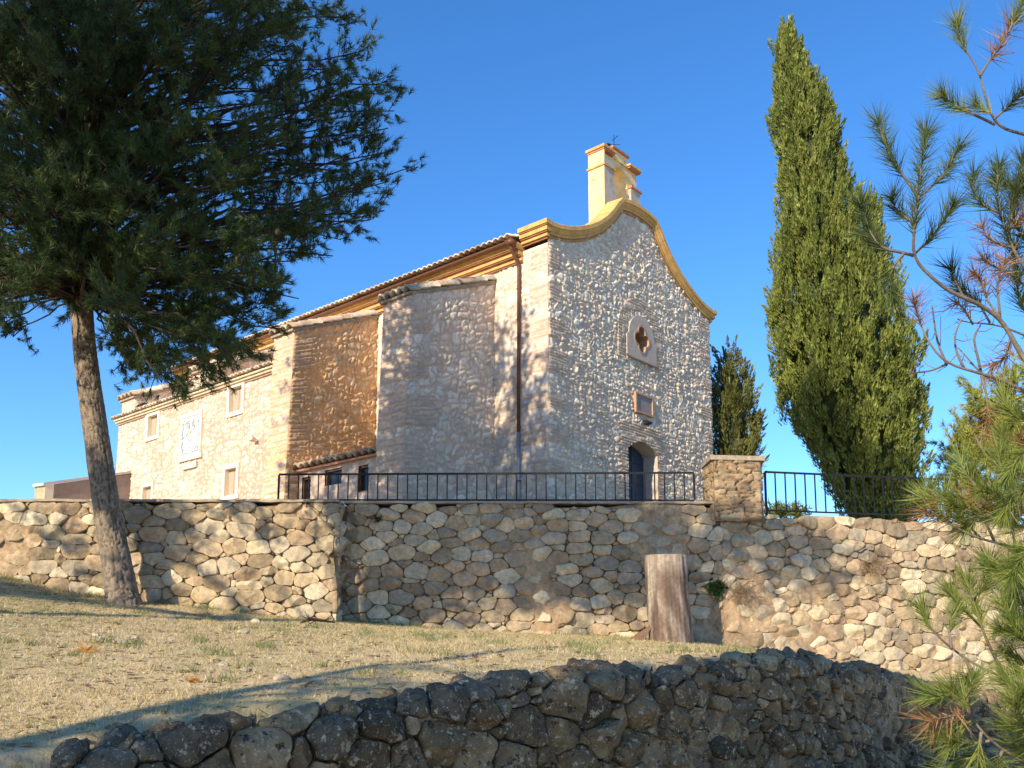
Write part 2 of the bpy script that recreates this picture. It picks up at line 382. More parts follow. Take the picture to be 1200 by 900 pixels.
# ------------------------------------------------------------------ walls
PAL_T = np.array([(.47, .36, .22), (.42, .32, .20), (.52, .42, .275), (.35, .27, .175), (.45, .33, .21), (.41, .34, .24), (.55, .46, .31), (.46, .38, .265), (.39, .285, .18)])
def sweep(path, zb, zt, thick, ds, field, drop=0.0, rnd=0.07, wob=0.0, seed=0):
    """a free-standing wall: front face, rounded top edge, top, displaced along its own normals"""
    path = np.asarray(path, float); seg = np.linalg.norm(np.diff(path, axis=0), axis=1); cum = np.concatenate([[0], np.cumsum(seg)])
    n = int(cum[-1] / ds) + 1; s = np.linspace(0, cum[-1], n)
    X = np.interp(s, cum, path[:, 0]); Y = np.interp(s, cum, path[:, 1]); B = np.interp(s, cum, zb); Tp = np.interp(s, cum, zt)
    k = max(3, int(0.25 / ds)) | 1
    if wob >= 0 and k > 3:
        ker = np.ones(k) / k; pad = k // 2
        sm = lambda a: np.convolve(np.pad(a, pad, mode='edge'), ker, 'valid')
        tx, ty = sm(np.gradient(X)), sm(np.gradient(Y))
    else: tx, ty = np.gradient(X), np.gradient(Y)
    L = np.hypot(tx, ty); tx /= L; ty /= L
    nx, ny = ty, -tx
    Tp = Tp + wob * (fbm(s * 1.7, s * 0 + 3, seed, 3) - 0.5) * 2
    H = float((Tp - B).max())
    mf = int(H / ds); fr = np.linspace(0, 1, mf)
    rows = []     # (inward offset, kind, value, normal outward, normal up, arc)
    for q in fr[:-1]: rows.append((0, q, 0, 1, 0))
    arc = H
    for a in np.linspace(0, np.pi / 2, 5): rows.append((rnd * (1 - math.cos(a)), 1, rnd * math.sin(a), math.cos(a), math.sin(a)))
    mt = max(3, int((thick - rnd) / ds))
    for q in np.linspace(0, 1, mt)[1:]: rows.append((rnd + q * (thick - rnd), 1, rnd - drop * q * q, 0.05, 1))
    rows.append((thick + 0.02, 1, -0.3, -1, 0))
    m = len(rows)
    O = np.array([r[0] for r in rows])[:, None]; Q = np.array([r[1] for r in rows])[:, None]; D = np.array([r[2] for r in rows])[:, None]
    NO = np.array([r[3] for r in rows])[:, None]; NU = np.array([r[4] for r in rows])[:, None]
    Z = B + Q * (Tp - B - rnd) + D
    PX = X[None] - nx[None] * O; PY = Y[None] - ny[None] * O
    T = np.where(Q < 1, Z, 0); dO = np.concatenate([[0], np.hypot(np.diff(O[:, 0]), np.diff(D[:, 0]))]); dO = np.where(Q[:, 0] < 1, 0, dO)
    T = np.where(Q < 1, Z, (Tp - rnd)[None] + np.cumsum(dO)[:, None])
    S = np.broadcast_to(s[None], (m, n))
    P = np.stack([PX, PY, Z], -1)
    h, col, _ = field(S, T, P)
    h = h * np.where(np.arange(m) == m - 1, 0, 1)[:, None]
    P = P + h[..., None] * np.stack([nx[None] * NO, ny[None] * NO, np.broadcast_to(NU, (m, n))], -1)
    return P.reshape(-1, 3), gridfaces(m, n), col.reshape(-1, 3)

def rubble_cells(s0, s1, t0, t1, rmin, rmax, asp, seed, power=2.6, fill=0.56):
    """irregular stones: power-diagram cells of darts of many sizes, in (s, t); returns polygons"""
    rng = np.random.RandomState(seed)
    S0, S1 = s0 / asp, s1 / asp
    cs = 0.5 * rmax; grid = {}; pts = []; rad = []
    nt_ = int((S1 - S0) * (t1 - t0) / (rmin * rmin) * 9)
    rs = rmin + (rmax - rmin) * rng.rand(nt_) ** power
    rs = rs * (1.0 - 0.0 * rs); order = np.argsort(-rs[: nt_ // 3]); rs[: nt_ // 3] = rs[: nt_ // 3][order]
    X = rng.uniform(S0 - rmax, S1 + rmax, nt_); Y = rng.uniform(t0 - rmax, t1 + rmax, nt_)
    for k in range(nt_):
        x, y, r = X[k], Y[k], rs[k] if k < nt_ // 2 else rmin * (1 + .25 * rs[k] / rmax)
        gi, gj = int(math.floor(x / cs)), int(math.floor(y / cs)); ok = True
        R_ = int(2 * rmax / cs) + 1
        for a in range(gi - R_, gi + R_ + 1):
            for b in range(gj - R_, gj + R_ + 1):
                for m in grid.get((a, b), ()):
                    if (pts[m][0] - x) ** 2 + (pts[m][1] - y) ** 2 < (fill * (rad[m] + r)) ** 2: ok = False; break
                if not ok: break
            if not ok: break
        if ok: grid.setdefault((gi, gj), []).append(len(pts)); pts.append((x, y)); rad.append(r)
    P = np.array(pts); Rr = np.array(rad); out = []
    for k in range(len(P)):
        if not (S0 - .02 < P[k, 0] < S1 + .02 and t0 - .02 < P[k, 1] < t1 + .02): continue
        d = P - P[k]; dist = np.hypot(d[:, 0], d[:, 1]); nb = np.argsort(dist)[1:26]
        w = rmax * 2.4
        poly = [(P[k, 0] - w, P[k, 1] - w), (P[k, 0] + w, P[k, 1] - w), (P[k, 0] + w, P[k, 1] + w), (P[k, 0] - w, P[k, 1] + w)]
        for m in nb:
            n = d[m] / dist[m]; off = n @ P[k] + (dist[m] ** 2 + Rr[k] ** 2 - Rr[m] ** 2) / (2 * dist[m])
            q = []
            for a in range(len(poly)):
                A, B = poly[a], poly[(a + 1) % len(poly)]
                da = n[0] * A[0] + n[1] * A[1] - off; db = n[0] * B[0] + n[1] * B[1] - off
                if da <= 0: q.append(A)
                if (da < 0) != (db < 0) and da != db:
                    f = da / (da - db); q.append((A[0] + (B[0] - A[0]) * f, A[1] + (B[1] - A[1]) * f))
            poly = q
            if len(poly) < 3: break
        if len(poly) >= 3:
            q = np.array(poly); q[:, 0] *= asp
            q[:, 0] = np.clip(q[:, 0], s0, s1); q[:, 1] = np.clip(q[:, 1], t0, t1)
            out.append(q)
    return out

PROF = [(1.0, -1.0), (1.0, 0.0), (.985, .60), (.945, .88), (.80, .97), (.52, 1.0), (.26, 1.01), (0.02, 1.01)]
def rubble_mesh(polys, mapf, pal, seed, gap=0.012, depth=0.07, hmin=.03, hmax=.08, rough=.016, nb=30, tiltk=1.0, rnd=1, colvar=.35):
    """each cell becomes a chipped stone: mapf(s, t) -> point, normal on the wall surface"""
    rng = np.random.RandomState(seed); Sx = []; Tx = []; Hx = []; Cx = []; F = []; n0 = 0
    ang_ = np.linspace(0, 2 * np.pi, nb, endpoint=False); k = len(PROF)
    ii = np.arange(nb); f1 = []
    for a in range(k - 1): f1.append(np.stack([a * nb + ii, a * nb + (ii + 1) % nb, (a + 1) * nb + (ii + 1) % nb, (a + 1) * nb + ii], 1))
    f1 = np.concatenate(f1)
    for q in polys:
        x, y = q[:, 0], q[:, 1]; x2, y2 = np.roll(x, -1), np.roll(y, -1); cr = x * y2 - x2 * y; ar = cr.sum() / 2
        if abs(ar) < 4e-4: continue
        c = np.array([((x + x2) * cr).sum(), ((y + y2) * cr).sum()]) / (6 * ar)
        rr = np.full(nb, 9.0)
        for a in range(len(q)):
            A = q[a] - c; B = q[(a + 1) % len(q)] - c; e = B - A; L = math.hypot(*e)
            if L < 1e-6: continue
            n = np.array([e[1], -e[0]]) / L
            dd = n @ A
            if dd < 0: n = -n; dd = -dd
            den = n[0] * np.cos(ang_) + n[1] * np.sin(ang_)
            rr = np.minimum(rr, np.where(den > 1e-4, max(dd - gap, .004) / np.maximum(den, 1e-4), 9.0))
        for _ in range(rnd): rr = (np.roll(rr, 1) + 2 * rr + np.roll(rr, -1)) / 4
        rr = rr * (1 + .16 * (fbm(np.cos(ang_) * 3.5 + n0, np.sin(ang_) * 3.5, seed, 3) - .5) + .05 * (rng.rand(nb) - .5))
        size = math.sqrt(abs(ar)); H = rng.uniform(hmin, hmax) * min(1.3, .55 + size * 1.8)
        s_ = np.concatenate([c[0] + rr * f * np.cos(ang_) for f, _ in PROF]); t_ = np.concatenate([c[1] + rr * f * np.sin(ang_) for f, _ in PROF])
        hp = np.repeat([p for _, p in PROF], nb); h = np.where(hp < 0, hp * depth * .8, hp * H)
        top = np.clip(hp, 0, 1)
        u, v = (s_ - c[0]) / size, (t_ - c[1]) / size
        pl = np.full(len(u), 9.0)
        for _ in range(4):                              # broken facets
            a = rng.uniform(0, 6.28); pl = np.minimum(pl, H * rng.uniform(.65, 1.15) - (np.cos(a) * u + np.sin(a) * v) * H * rng.uniform(.2, 1.5) * tiltk)
        h = np.where(hp > 0, np.minimum(h, np.maximum(pl, -.01)), h)
        Sx.append(s_); Tx.append(t_); Hx.append(h); F.append(f1 + n0); n0 += len(s_)
        base = pal[rng.randint(len(pal))] * rng.uniform(1 - colvar, 1 + colvar * .8)
        Cx.append(np.broadcast_to(base, (len(s_), 3)) * 1.0)
    S = np.concatenate(Sx); T = np.concatenate(Tx); Hh = np.concatenate(Hx); Cc = np.concatenate(Cx)
    Hh = Hh + np.where(Hh > -.02, rough * 2 * (fbm(S * 9, T * 9, seed + 5, 5) - .5) + rough * .8 * (fbm(S * 26, T * 26, seed + 6, 3) - .5), 0)
    Cc = Cc * (.72 + .56 * fbm(S * 5, T * 5, seed + 7, 4))[:, None]
    S, T = S + .07 * (fbm(S * 2.2, T * 2.2, seed + 8, 3) - .5), T + .07 * (fbm(S * 2.2 + 50, T * 2.2, seed + 9, 3) - .5)
    P, N = mapf(S, T)
    return P + N * Hh[:, None], np.concatenate(F), Cc
def backing(mort, seed, lo=-.055, hi=.0, fr=.8):
    def f(s, t, P):
        m = sst(.42, .76, fbm(s * fr, t * fr, seed, 4))
        h = lo + (hi - lo) * m + .022 * (fbm(s * 8, t * 8, seed + 1, 4) - .5)
        return h, np.array(mort) * (1 + .4 * m[..., None]) * (.55 + .9 * fbm(s * 5, t * 5, seed + 2, 4))[..., None], None
    return f
def planar(p0, p1):
    p0 = np.array([*p0, 0.0]); p1 = np.array([*p1, 0.0]); d = (p1 - p0) / np.linalg.norm(p1 - p0); n = np.array([d[1], -d[0], 0])
    return (lambda S, T: (p0 + d * S[:, None] + np.array([0, 0, 1.0]) * T[:, None], np.broadcast_to(n, (len(S), 3)))), np.linalg.norm(p1 - p0)

DS = 0.028
wp = []
MORT_T = (.27, .19, .115)
SEGS = [((-16, 17.3), (-3.235, 17.45), [1.9, 4.50], 11, .055, .20), ((-3.27, 17.40), (-3.26, 18.02), [1.7, 4.50], 12, .08, .2), ((-3.30, 17.95), (4.05, 18.0), [1.45, 4.56], 13, .054, .19), ((4.03, 18.0), (9.0, 19.0), [.5, 4.38], 14, .054, .19), ((9.0, 19.0), (14, 20.6), [.2, 4.36], 15, .07, .2)]
for (p0_, p1_, (zb_, zt_), sd_, r0_, r1_) in SEGS:
    wp.append(sweep([p0_, p1_], [zb_, zb_], [zt_ - .02, zt_ - .02], 0.6, DS, backing(MORT_T, sd_, -.065, .030, .8)))
    mf, L_ = planar(p0_, p1_)
    lo_ = max(zb_, 0.6)
    wp.append(rubble_mesh(rubble_cells(0, L_, lo_, zt_, r0_, r1_, 1.7, sd_, 2.4, .52), mf, PAL_T, sd_ + 100, gap=.005, depth=.07, hmin=.03, hmax=.11, rough=.030, nb=32, tiltk=1.7, colvar=.32))
terrace = root('terrace_wall', 'tall tan rubble stone retaining wall holding up the church terrace', 'stone wall', (0, 18, 2.0))
V_, F_, C_ = joinp(wp); mk('rubble_masonry', V_, F_, M['rubble'], terrace, C_)
# thin mortar coping along the top
g = Geo()
def coping(pts, z0, z1, over, thick, seed):
    rng = np.random.RandomState(seed); n = 60
    t = np.linspace(0, 1, n); X = np.interp(t, np.linspace(0, 1, len(pts)), [p[0] for p in pts]); Y = np.interp(t, np.linspace(0, 1, len(pts)), [p[1] for p in pts])
    V = []
    for i in range(n):
        jz = rng.uniform(-.008, .008); jo = rng.uniform(-.015, .015)
        V += [(X[i], Y[i] - over - jo, z0 + jz), (X[i], Y[i] + thick, z0), (X[i], Y[i] + thick, z1 + jz), (X[i], Y[i] - over - jo + .012, z1 + jz)]
    F = []
    for i in range(n - 1):
        for k in range(4): F.append((i * 4 + k, i * 4 + (k + 1) % 4, i * 4 + 4 + (k + 1) % 4, i * 4 + 4 + k))
    F += [(0, 3, 2, 1), tuple((n - 1) * 4 + k for k in range(4))]
    g.add(V, F)
coping([(-16, 17.3), (-3.26, 17.45)], 4.485, 4.535, 0.05, 0.55, 1)
coping([(-3.25, 17.95), (4.0, 18.0)], 4.545, 4.59, 0.05, 0.55, 2)
g.build('coping', M['mortar_cap'], terrace)

# stone pillar at the bend of the wall
PIL = root('gate_pillar', 'rough stone pillar with a flat cap slab between the two railings', 'pillar', (4.38, 18.25, 4.4))
def f_flat(seed):
    def f(s, t, P):
        e, r, ox, oy = stones(s, t, 0.5, 0.16, seed, 0.2, 0.6, 0.5)
        d = sst(0.02, 0.20, e + 0.14 * (fbm(s * 14, t * 20, seed + 40, 3) - .5))
        h = 0.075 * d * (0.4 + 0.8 * r[0]) + 0.03 * (fbm(s * 6, t * 9, seed, 4) - 0.5) + 0.04 * (fbm(s * 1.5, t * 1.5, seed + 2, 2) - 0.5)
        c = PAL_T[(r[3] * 6.99).astype(int)] * (0.6 + 0.4 * r[1])[..., None] * np.array([.92, .85, .8])
        k = sst(0.02, 0.12, e)[..., None]
        return h, np.array([.19, .13, .08]) * (1 - k) + c * k, None
    return f
x0, x1, y0, y1, zb_, zt_ = 3.92, 4.87, 17.93, 18.75, 4.2, 5.42
pc = [(x0, y0), (x1, y0 + .12), (x1, y1 + .12), (x0, y1)]
pp = []
for k in range(4):
    a, b = pc[k], pc[(k + 1) % 4]
    pp.append(patch((*a, zb_), (*b, zb_), (*b, zt_), (*a, zt_), 0.022, f_flat(31 + k)))
V_, F_, C_ = joinp(pp); mk('rubble_shaft', V_, F_, M['rubble'], PIL, C_)
def f_slab(seed):
    def f(s, t, P): return 0.03 * (fbm(s * 4, t * 4, seed, 4) - 0.5), np.array([.36, .29, .21]) * (0.7 + 0.6 * fbm(s * 5, t * 5, seed, 3))[..., None], None
    return f
o_ = 0.07; qc = [(x0 - o_, y0 - o_), (x1 + o_, y0 + .12 - o_), (x1 + o_, y1 + .12 + o_), (x0 - o_, y1 + o_)]
pp = [patch((*qc[k], 5.40), (*qc[(k + 1) % 4], 5.40), (*qc[(k + 1) % 4], 5.49), (*qc[k], 5.49), 0.03, f_slab(40 + k)) for k in range(4)]
pp.append(patch((*qc[0], 5.485), (*qc[1], 5.485), (*qc[2], 5.50), (*qc[3], 5.50), 0.03, f_slab(45)))
pp.append(patch((*qc[3], 5.40), (*qc[2], 5.40), (*qc[1], 5.40), (*qc[0], 5.40), 0.05, f_slab(46)))
V_, F_, C_ = joinp(pp); mk('cap_slab', V_, F_, M['rubble'], PIL, C_)

# low foreground wall of lichened boulders
PAL_L = np.array([(.205, .145, .08), (.26, .18, .095), (.15, .11, .066), (.30, .215, .115), (.27, .185, .095), (.20, .15, .095)])
zb_low = np.array([0.2, 0.1, 0.0, -0.1, -0.1, -0.15, -0.2, -0.2, -0.3, -0.6])
_seg = np.linalg.norm(np.diff(LOWPATH, axis=0), axis=1); LCUM = np.concatenate([[0], np.cumsum(_seg)]); LLEN = LCUM[-1]
_sq = np.linspace(0, LLEN, 500); _k = np.ones(41) / 41; _sm = lambda a: np.convolve(np.pad(a, 20, mode='edge'), _k, 'valid')
_px = np.interp(_sq, LCUM, LOWPATH[:, 0]); _py = np.interp(_sq, LCUM, LOWPATH[:, 1])
_tx = _sm(np.gradient(_px)); _ty = _sm(np.gradient(_py)); _l = np.hypot(_tx, _ty); _tx /= _l; _ty /= _l
def low_top(S): return np.interp(S, LCUM, LOWTOP) + .05 * (fbm(S * 1.7, S * 0 + 3, 6, 3) - .5) * 2
def low_map(S, T):
    """T: height on the face up to the edge, then distance inward over the top"""
    rd = .16; tp = low_top(S); x = np.interp(S, _sq, _px); y = np.interp(S, _sq, _py); nx = np.interp(S, _sq, _ty); ny = -np.interp(S, _sq, _tx)
    o = T - (tp - rd); arc = rd * np.pi / 2
    a = np.clip(o / rd, 0, np.pi / 2)
    inn = np.where(o <= 0, 0, np.where(o < arc, rd * (1 - np.cos(a)), rd + (o - arc)))
    z = np.where(o <= 0, T, np.where(o < arc, tp - rd + rd * np.sin(a), tp - .04 * np.maximum(o - arc, 0)))
    P = np.stack([x - nx * inn, y - ny * inn, z], 1); N = np.stack([nx * np.cos(a), ny * np.cos(a), np.sin(a)], 1)
    return P, N
lw = [sweep(LOWPATH, zb_low, LOWTOP - .02, 0.85, 0.02, backing((.26, .185, .11), 71, -.075, .045), drop=0.03, rnd=0.16, wob=0.05, seed=6)]
def cut(polys):
    o = []
    for q in polys:
        c = q.mean(0); tp = float(low_top(np.array([c[0]]))[0])
        if c[1] < tp + .40 - .25 * vn(np.array([c[0] * 2.0]), np.array([0.5]), 4)[0]: o.append(q)
    return o
lw.append(rubble_mesh(cut(rubble_cells(0, 4.4, -.05, 2.3, .062, .20, 1.2, 73, 2.8)), low_map, PAL_L, 74, gap=.008, depth=.10, hmin=.05, hmax=.15, rough=.042, nb=48, tiltk=1.3, colvar=.4))
lw.append(rubble_mesh(cut(rubble_cells(4.4, LLEN, -.2, 2.3, .05, .135, 1.25, 75)), low_map, PAL_L, 76, gap=.007, depth=.09, hmin=.04, hmax=.12, rough=.036, nb=40, tiltk=1.3, colvar=.4))
V_, F_, C_ = joinp(lw)
tag(mk('boulder_wall', V_, F_, M['lichen_stone'], None, C_), 'low dark lichen-covered boulder wall across the foreground edge of the grass', 'stone wall')

# ------------------------------------------------------------------ the church
GZ0 = 5.0
CH = root('church', 'stone church with a curved ochre gable, bell gable and buttresses above the terrace', 'church', tuple(C(0, 0, GZ0)))
def f_church(seed, cw=0.36, ch=0.27, amp=0.03, mort=(.47, .36, .29), stone=(.56, .50, .43), brick=None, keep=None, relief=1.0, flat=0.0, taper=True):
    """rubble set in mortar with bands of thin brick; brick(s, t) and keep(s, t) -> bool"""
    def f(s, t, P):
        e, r, ox, oy = stones(s, t, cw, ch, seed, 0.18, 0.5, 0.6, 2.2)
        cover = fbm(s * 0.9, t * 0.9, seed + 60, 3)
        gap = 0.05 + 0.45 * r[2] ** 2 * 0.8 + 0.25 * sst(0.45, 0.7, cover) + flat
        d = sst(gap, gap + 0.28, e)
        rough = fbm(s * 11, t * 11, seed + 2, 4) - 0.5
        h = amp * relief * d * (0.35 + 1.0 * r[0]) + amp * 0.5 * rough * (0.4 + d) + 0.02 * (fbm(s * 1.1, t * 1.1, seed + 3, 3) - 0.5)
        h = h + d * amp * 0.5 * (ox * (r[1] - .5) + oy * (r[0] - .5))
        vary = (0.82 + 0.36 * r[1])[..., None]
        sc = np.array(stone) * vary * (1 + 0.10 * (r[3] - 0.5)[..., None] * np.array([1, 0, -1.2]))
        mc = np.array(mort) * (0.85 + 0.3 * fbm(s * 2, t * 2, seed + 7, 4))[..., None]
        k = sst(gap - 0.02, gap + 0.07, e)[..., None]
        col = mc * (1 - k) + sc * k
        if brick is not None:
            bm = brick(s, t)                                    # 0..1
            wob = 0.012 * (fbm(s * 3, t * 3, seed + 31, 2) - .5)
            ph = (t + wob) / 0.085; row = np.floor(ph); fr = ph - row
            bl = (s + row * 0.137) / 0.29; bi = np.floor(bl); bf = bl - bi
            rb = h2(bi, row, seed + 33)
            bh = sst(0.0, 0.22, fr) * sst(1.0, 0.80, fr) * (0.55 + 0.45 * sst(0.0, 0.05, bf) * sst(1.0, 0.95, bf))
            bh = max(amp, .04) * 1.2 * bh * (0.7 + 0.5 * rb) + amp * 0.35 * rough
            bc = (np.array(stone) * 0.5 + np.array([.47, .30, .21]) * 0.5) * (0.82 + 0.34 * rb)[..., None]
            bc = np.where((bh > max(amp, .04) * 0.40)[..., None], bc, mc)
            h = h * (1 - bm) + bh * bm; col = col * (1 - bm[..., None]) + bc * bm[..., None]
        kp = None if keep is None else keep(s, t)
        return h, col, kp
    return f

def bands(t, seed, per=1.05, duty=0.55):
    q = (t + 0.25 * seed) / per; i = np.floor(q); fr = q - i
    d = duty * (0.75 + 0.5 * h2(i, i * 0, seed))
    return (fr < d), i
def quoin(side, L, wmin=0.45, wmax=0.95, seed=1, per=1.05, duty=0.55):
    """brick bands of changing length at one end (or both) of a wall of length L"""
    def f(s, t):
        b, i = bands(t, seed, per, duty)
        w = wmin + (wmax - wmin) * h2(i, i * 0 + 3, seed)
        w = w + 0.05 * np.where((np.floor(t / 0.085) % 2) > 0, 1, -1)
        m = np.zeros_like(s, bool)
        if side in ('l', 'b'): m |= s < w
        if side in ('r', 'b'): m |= (L - s) < w
        return (m & b).astype(float)
    return f

FWID = 9.35
UM = FWID / 2
_gx = np.array([0.0, 0.45, 0.86, 1.25, 1.65, 2.10, 2.60, 3.10, 3.65, 4.20, 4.70, 5.2])
_gz = np.array([16.06, 16.03, 15.96, 15.47, 15.07, 14.72, 14.42, 14.18, 13.97, 13.83, 13.76, 13.74])
def gable_z(u): return np.interp(np.abs(u - UM), _gx, _gz)
DOOR = (3.90, 5.60, 8.12, 8.42)          # u0, u1, springing, crown
QC, QZ = 4.76, 11.86
def in_door(u, z):
    x = (u - (DOOR[0] + DOOR[1]) / 2) / ((DOOR[1] - DOOR[0]) / 2)
    return (np.abs(x) < 1) & (z < DOOR[2] + (DOOR[3] - DOOR[2]) * (1 - x * x))
def fac_brick(s, t):
    z = t + GZ0
    m = np.maximum(quoin('l', FWID, 0.45, 1.0, 2)(s, t), quoin('r', FWID, 0.45, 1.0, 5)(s, t))
    x = np.abs(s - 4.75)
    w = 1.30 + 0.06 * np.where((np.floor(t / 0.085) % 2) > 0, 1, -1)
    jam = (x < w) & (z < DOOR[3] + 0.50 + 0.10 * (1 - (x / 1.3) ** 2)) 
    rr = np.hypot(s - QC, np.maximum(0, z - 11.95))
    arch = (rr < 1.30) & (z > 11.0) & (rr > 0.9)
    return np.maximum(m, (jam | arch).astype(float))
def fac_keep(s, t):
    z = t + GZ0
    plate = (np.abs(s - QC) < 0.45) & (np.abs(z - QZ) < 0.45)
    return (z < gable_z(s) + 0.12) & (~in_door(s, z)) & (~plate)
FT = 16.3
v_, f_, c_ = patch(C(0, 0, GZ0), C(FWID, 0, GZ0), C(FWID, 0, FT), C(0, 0, FT), 0.03,
                   f_church(101, 0.29, 0.23, 0.052, (.62, .48, .37), (.74, .64, .51), fac_brick, fac_keep, 1.0, -0.01))
mk('facade_wall', v_, f_, M['church_stone'], CH, c_)

NL = 20.4                                 # length of the nave
# the side wall: seen from the front its left end is the far one
v_, f_, c_ = patch(C(0, NL, GZ0), C(0, 0, GZ0), C(0, 0, 13.6), C(0, NL, 13.6), 0.036,
                   f_church(111, 0.40, 0.30, 0.030, (.60, .47, .37), (.68, .60, .51), quoin('r', NL, 0.5, 1.1, 2)))
mk('side_wall', v_, f_, M['church_stone'], CH, c_)
g = Geo()                                # far side and rear walls
g.add([C(FWID, 0, GZ0), C(FWID, NL, GZ0), C(FWID, NL, 13.6), C(FWID, 0, 13.6)], [(0, 1, 2, 3)], (.52, .45, .38))
g.add([C(FWID, NL, GZ0), C(0, NL, GZ0), C(0, NL, 13.6), C(UM, NL, 15.9), C(FWID, NL, 13.6)], [(0, 1, 2, 3, 4)], (.52, .45, .38))
g.build('rear_wall', M['church_stone'], CH)

# ---- tiles
def tile_sheet(e0, e1, up, length, pitch=0.235, amp=0.075, step=0.36, th=0.034, seed=0, fine=9, lift=0.0):
    """barrel tiles: e0->e1 is the eave, up the unit vector up the slope; scalloped front edge with thickness"""
    e0, e1, up = [np.asarray(q, float) for q in (e0, e1, up)]
    L = np.linalg.norm(e1 - e0); d = (e1 - e0) / L; n_ = np.cross(d, up); n_ /= np.linalg.norm(n_)
    if n_[2] < 0: n_ = -n_
    nt_ = max(1, int(round(L / pitch))); pitch = L / nt_
    ns = nt_ * fine + 1; s = np.linspace(0, L, ns)
    ph = (s / pitch); ti = np.floor(np.minimum(ph, nt_ - 1e-6)); fr = ph - ti
    rows = []
    nst = max(1, int(length / step))
    for k in range(nst):
        rows += [(k * length / nst, 0.030), ((k + 1) * length / nst - 0.004, 0.0)]
    rng = np.random.RandomState(seed)
    top = []; cl = []
    for i, (a, lf) in enumerate(rows):
        k = i // 2
        rnd = h2(ti, ti * 0 + k, seed) - 0.5
        prof = amp * np.abs(np.sin(np.pi * fr)) ** 0.75 - 0.02 + 0.012 * rnd + lf + lift
        aa = a + (0.03 * rnd if i == 0 else 0) + 0.012 * (h2(ti, ti * 0 + k + 50, seed) - .5)
        top.append(e0 + d * s[:, None] + up * np.broadcast_to(aa, s.shape)[:, None] + n_ * prof[:, None])
        v = h2(ti, ti * 0 + k, seed + 3); w = h2(ti, ti * 0 + k, seed + 4)
        c = np.array([.66, .56, .43]) * (0.7 + 0.6 * v)[:, None]; c = np.where((w > 0.7)[:, None], np.array([.52, .37, .26]) * (0.7 + .6 * v)[:, None], c)
        cl.append(c)
    m = len(rows); T = np.stack(top); B = T - n_ * th
    B[0] = B[0] + up * 0.004
    V = np.concatenate([T.reshape(-1, 3), B.reshape(-1, 3)]); N1 = m * ns
    F = [gridfaces(m, ns), gridfaces(m, ns)[:, ::-1] + N1]
    i = np.arange(ns - 1)
    F.append(np.stack([i, N1 + i, N1 + i + 1, i + 1], 1))
    j = np.arange(m - 1) * ns
    F.append(np.stack([j, j + ns, N1 + j + ns, N1 + j], 1)); F.append(np.stack([j + ns - 1, N1 + j + ns - 1, N1 + j + 2 * ns - 1, j + 2 * ns - 1], 1))
    cc = np.concatenate([np.concatenate(cl)] * 2)
    return V, np.concatenate(F), cc
def slope(du, dz):
    a = CU * du + np.array([0, 0, dz]); return a / np.linalg.norm(a)
RIDGE = 15.55
EV = 13.90
ln = math.hypot(UM + 0.5, RIDGE - EV)
p1 = tile_sheet(C(-0.60, 0.95, EV), C(-0.60, NL + 0.3, EV), slope(UM + .5, RIDGE - EV), ln, seed=3)
p2 = tile_sheet(C(FWID + .5, 0.55, EV), C(FWID + .5, NL + 0.3, EV), slope(-UM - .5, RIDGE - EV), ln, seed=4, fine=5)
v_, f_, c_ = joinp([p1, p2]); roof = mk('tile_roof', v_, f_, M['tile'], CH, c_)
ROOTLOC[roof.name] = ROOTLOC[CH.name]
g = Geo(); g.tube([C(UM, 0.6, RIDGE + .02), C(UM, NL / 2, RIDGE + .02), C(UM, NL + .3, RIDGE + .02)], 0.12, 8, (.40, .31, .22)); g.build('ridge_tiles', M['tile'], roof, True)

# ---- side eave cornice: thin brick lines between ochre fillets
OCH = np.array([.62, .37, .125]); BRK = np.array([.36, .15, .08])
g = Geo()
for (z0, z1, o, c) in [(13.24, 13.285, .07, BRK), (13.285, 13.40, .11, OCH), (13.40, 13.44, .19, BRK), (13.44, 13.56, .23, OCH), (13.56, 13.60, .31, BRK), (13.60, 13.70, .35, OCH), (13.70, 13.80, .40, OCH * .95)]:
    cbox(g, -o, 0.05, 0.92, NL + .1, z0, z1, c)
g.build('eave_cornice', M['paint'], CH)
g = Geo()
n = 12; a = np.linspace(np.pi, 2 * np.pi, n)
V = []; 
for v in np.linspace(0.95, NL + .2, 30):
    for q in a: V.append(C(-0.50 + 0.075 * math.cos(q), v, 13.77 + 0.075 * math.sin(q)))
F = [(i * n + j, i * n + j + 1, (i + 1) * n + j + 1, (i + 1) * n + j) for i in range(29) for j in range(n - 1)]
g.add(V, F); g.build('gutter', M['copper'], CH, True)
# drainpipe
dp = Geo(); dp.tube([C(-0.50, 1.0, 13.76), C(-0.50, 1.0, 13.62), C(-0.46, 1.0, 13.50), C(-0.15, 1.02, 13.20), C(-0.10, 1.03, 13.05), C(-0.10, 1.05, 8.05)], 0.052, 10)
dp.box([C(-.60, .90, 13.62), C(-.40, .90, 13.62), C(-.40, 1.1, 13.62), C(-.60, 1.1, 13.62), C(-.63, .86, 13.78), C(-.37, .86, 13.78), C(-.37, 1.14, 13.78), C(-.63, 1.14, 13.78)])
pipe = dp.build('drainpipe', M['copper'], CH, True); ROOTLOC[pipe.name] = ROOTLOC[CH.name]
g = Geo(); g.tube([C(-.10, 1.05, 8.06), C(-.10, 1.05, GZ0)], 0.055, 10); g.build('steel_sleeve', M['zinc'], pipe, True)
for z in (12.4, 10.9, 9.4, 8.2, 6.6):
    g = Geo(); g.tube([C(-.10, 1.04, z), C(-.10, 1.04, z + .04)], 0.064, 10); g.tube([C(-.10, 1.04, z + .02), C(0.02, 1.04, z + .02)], 0.012, 5); g.build('pipe_clip', M['copper'], pipe, True)

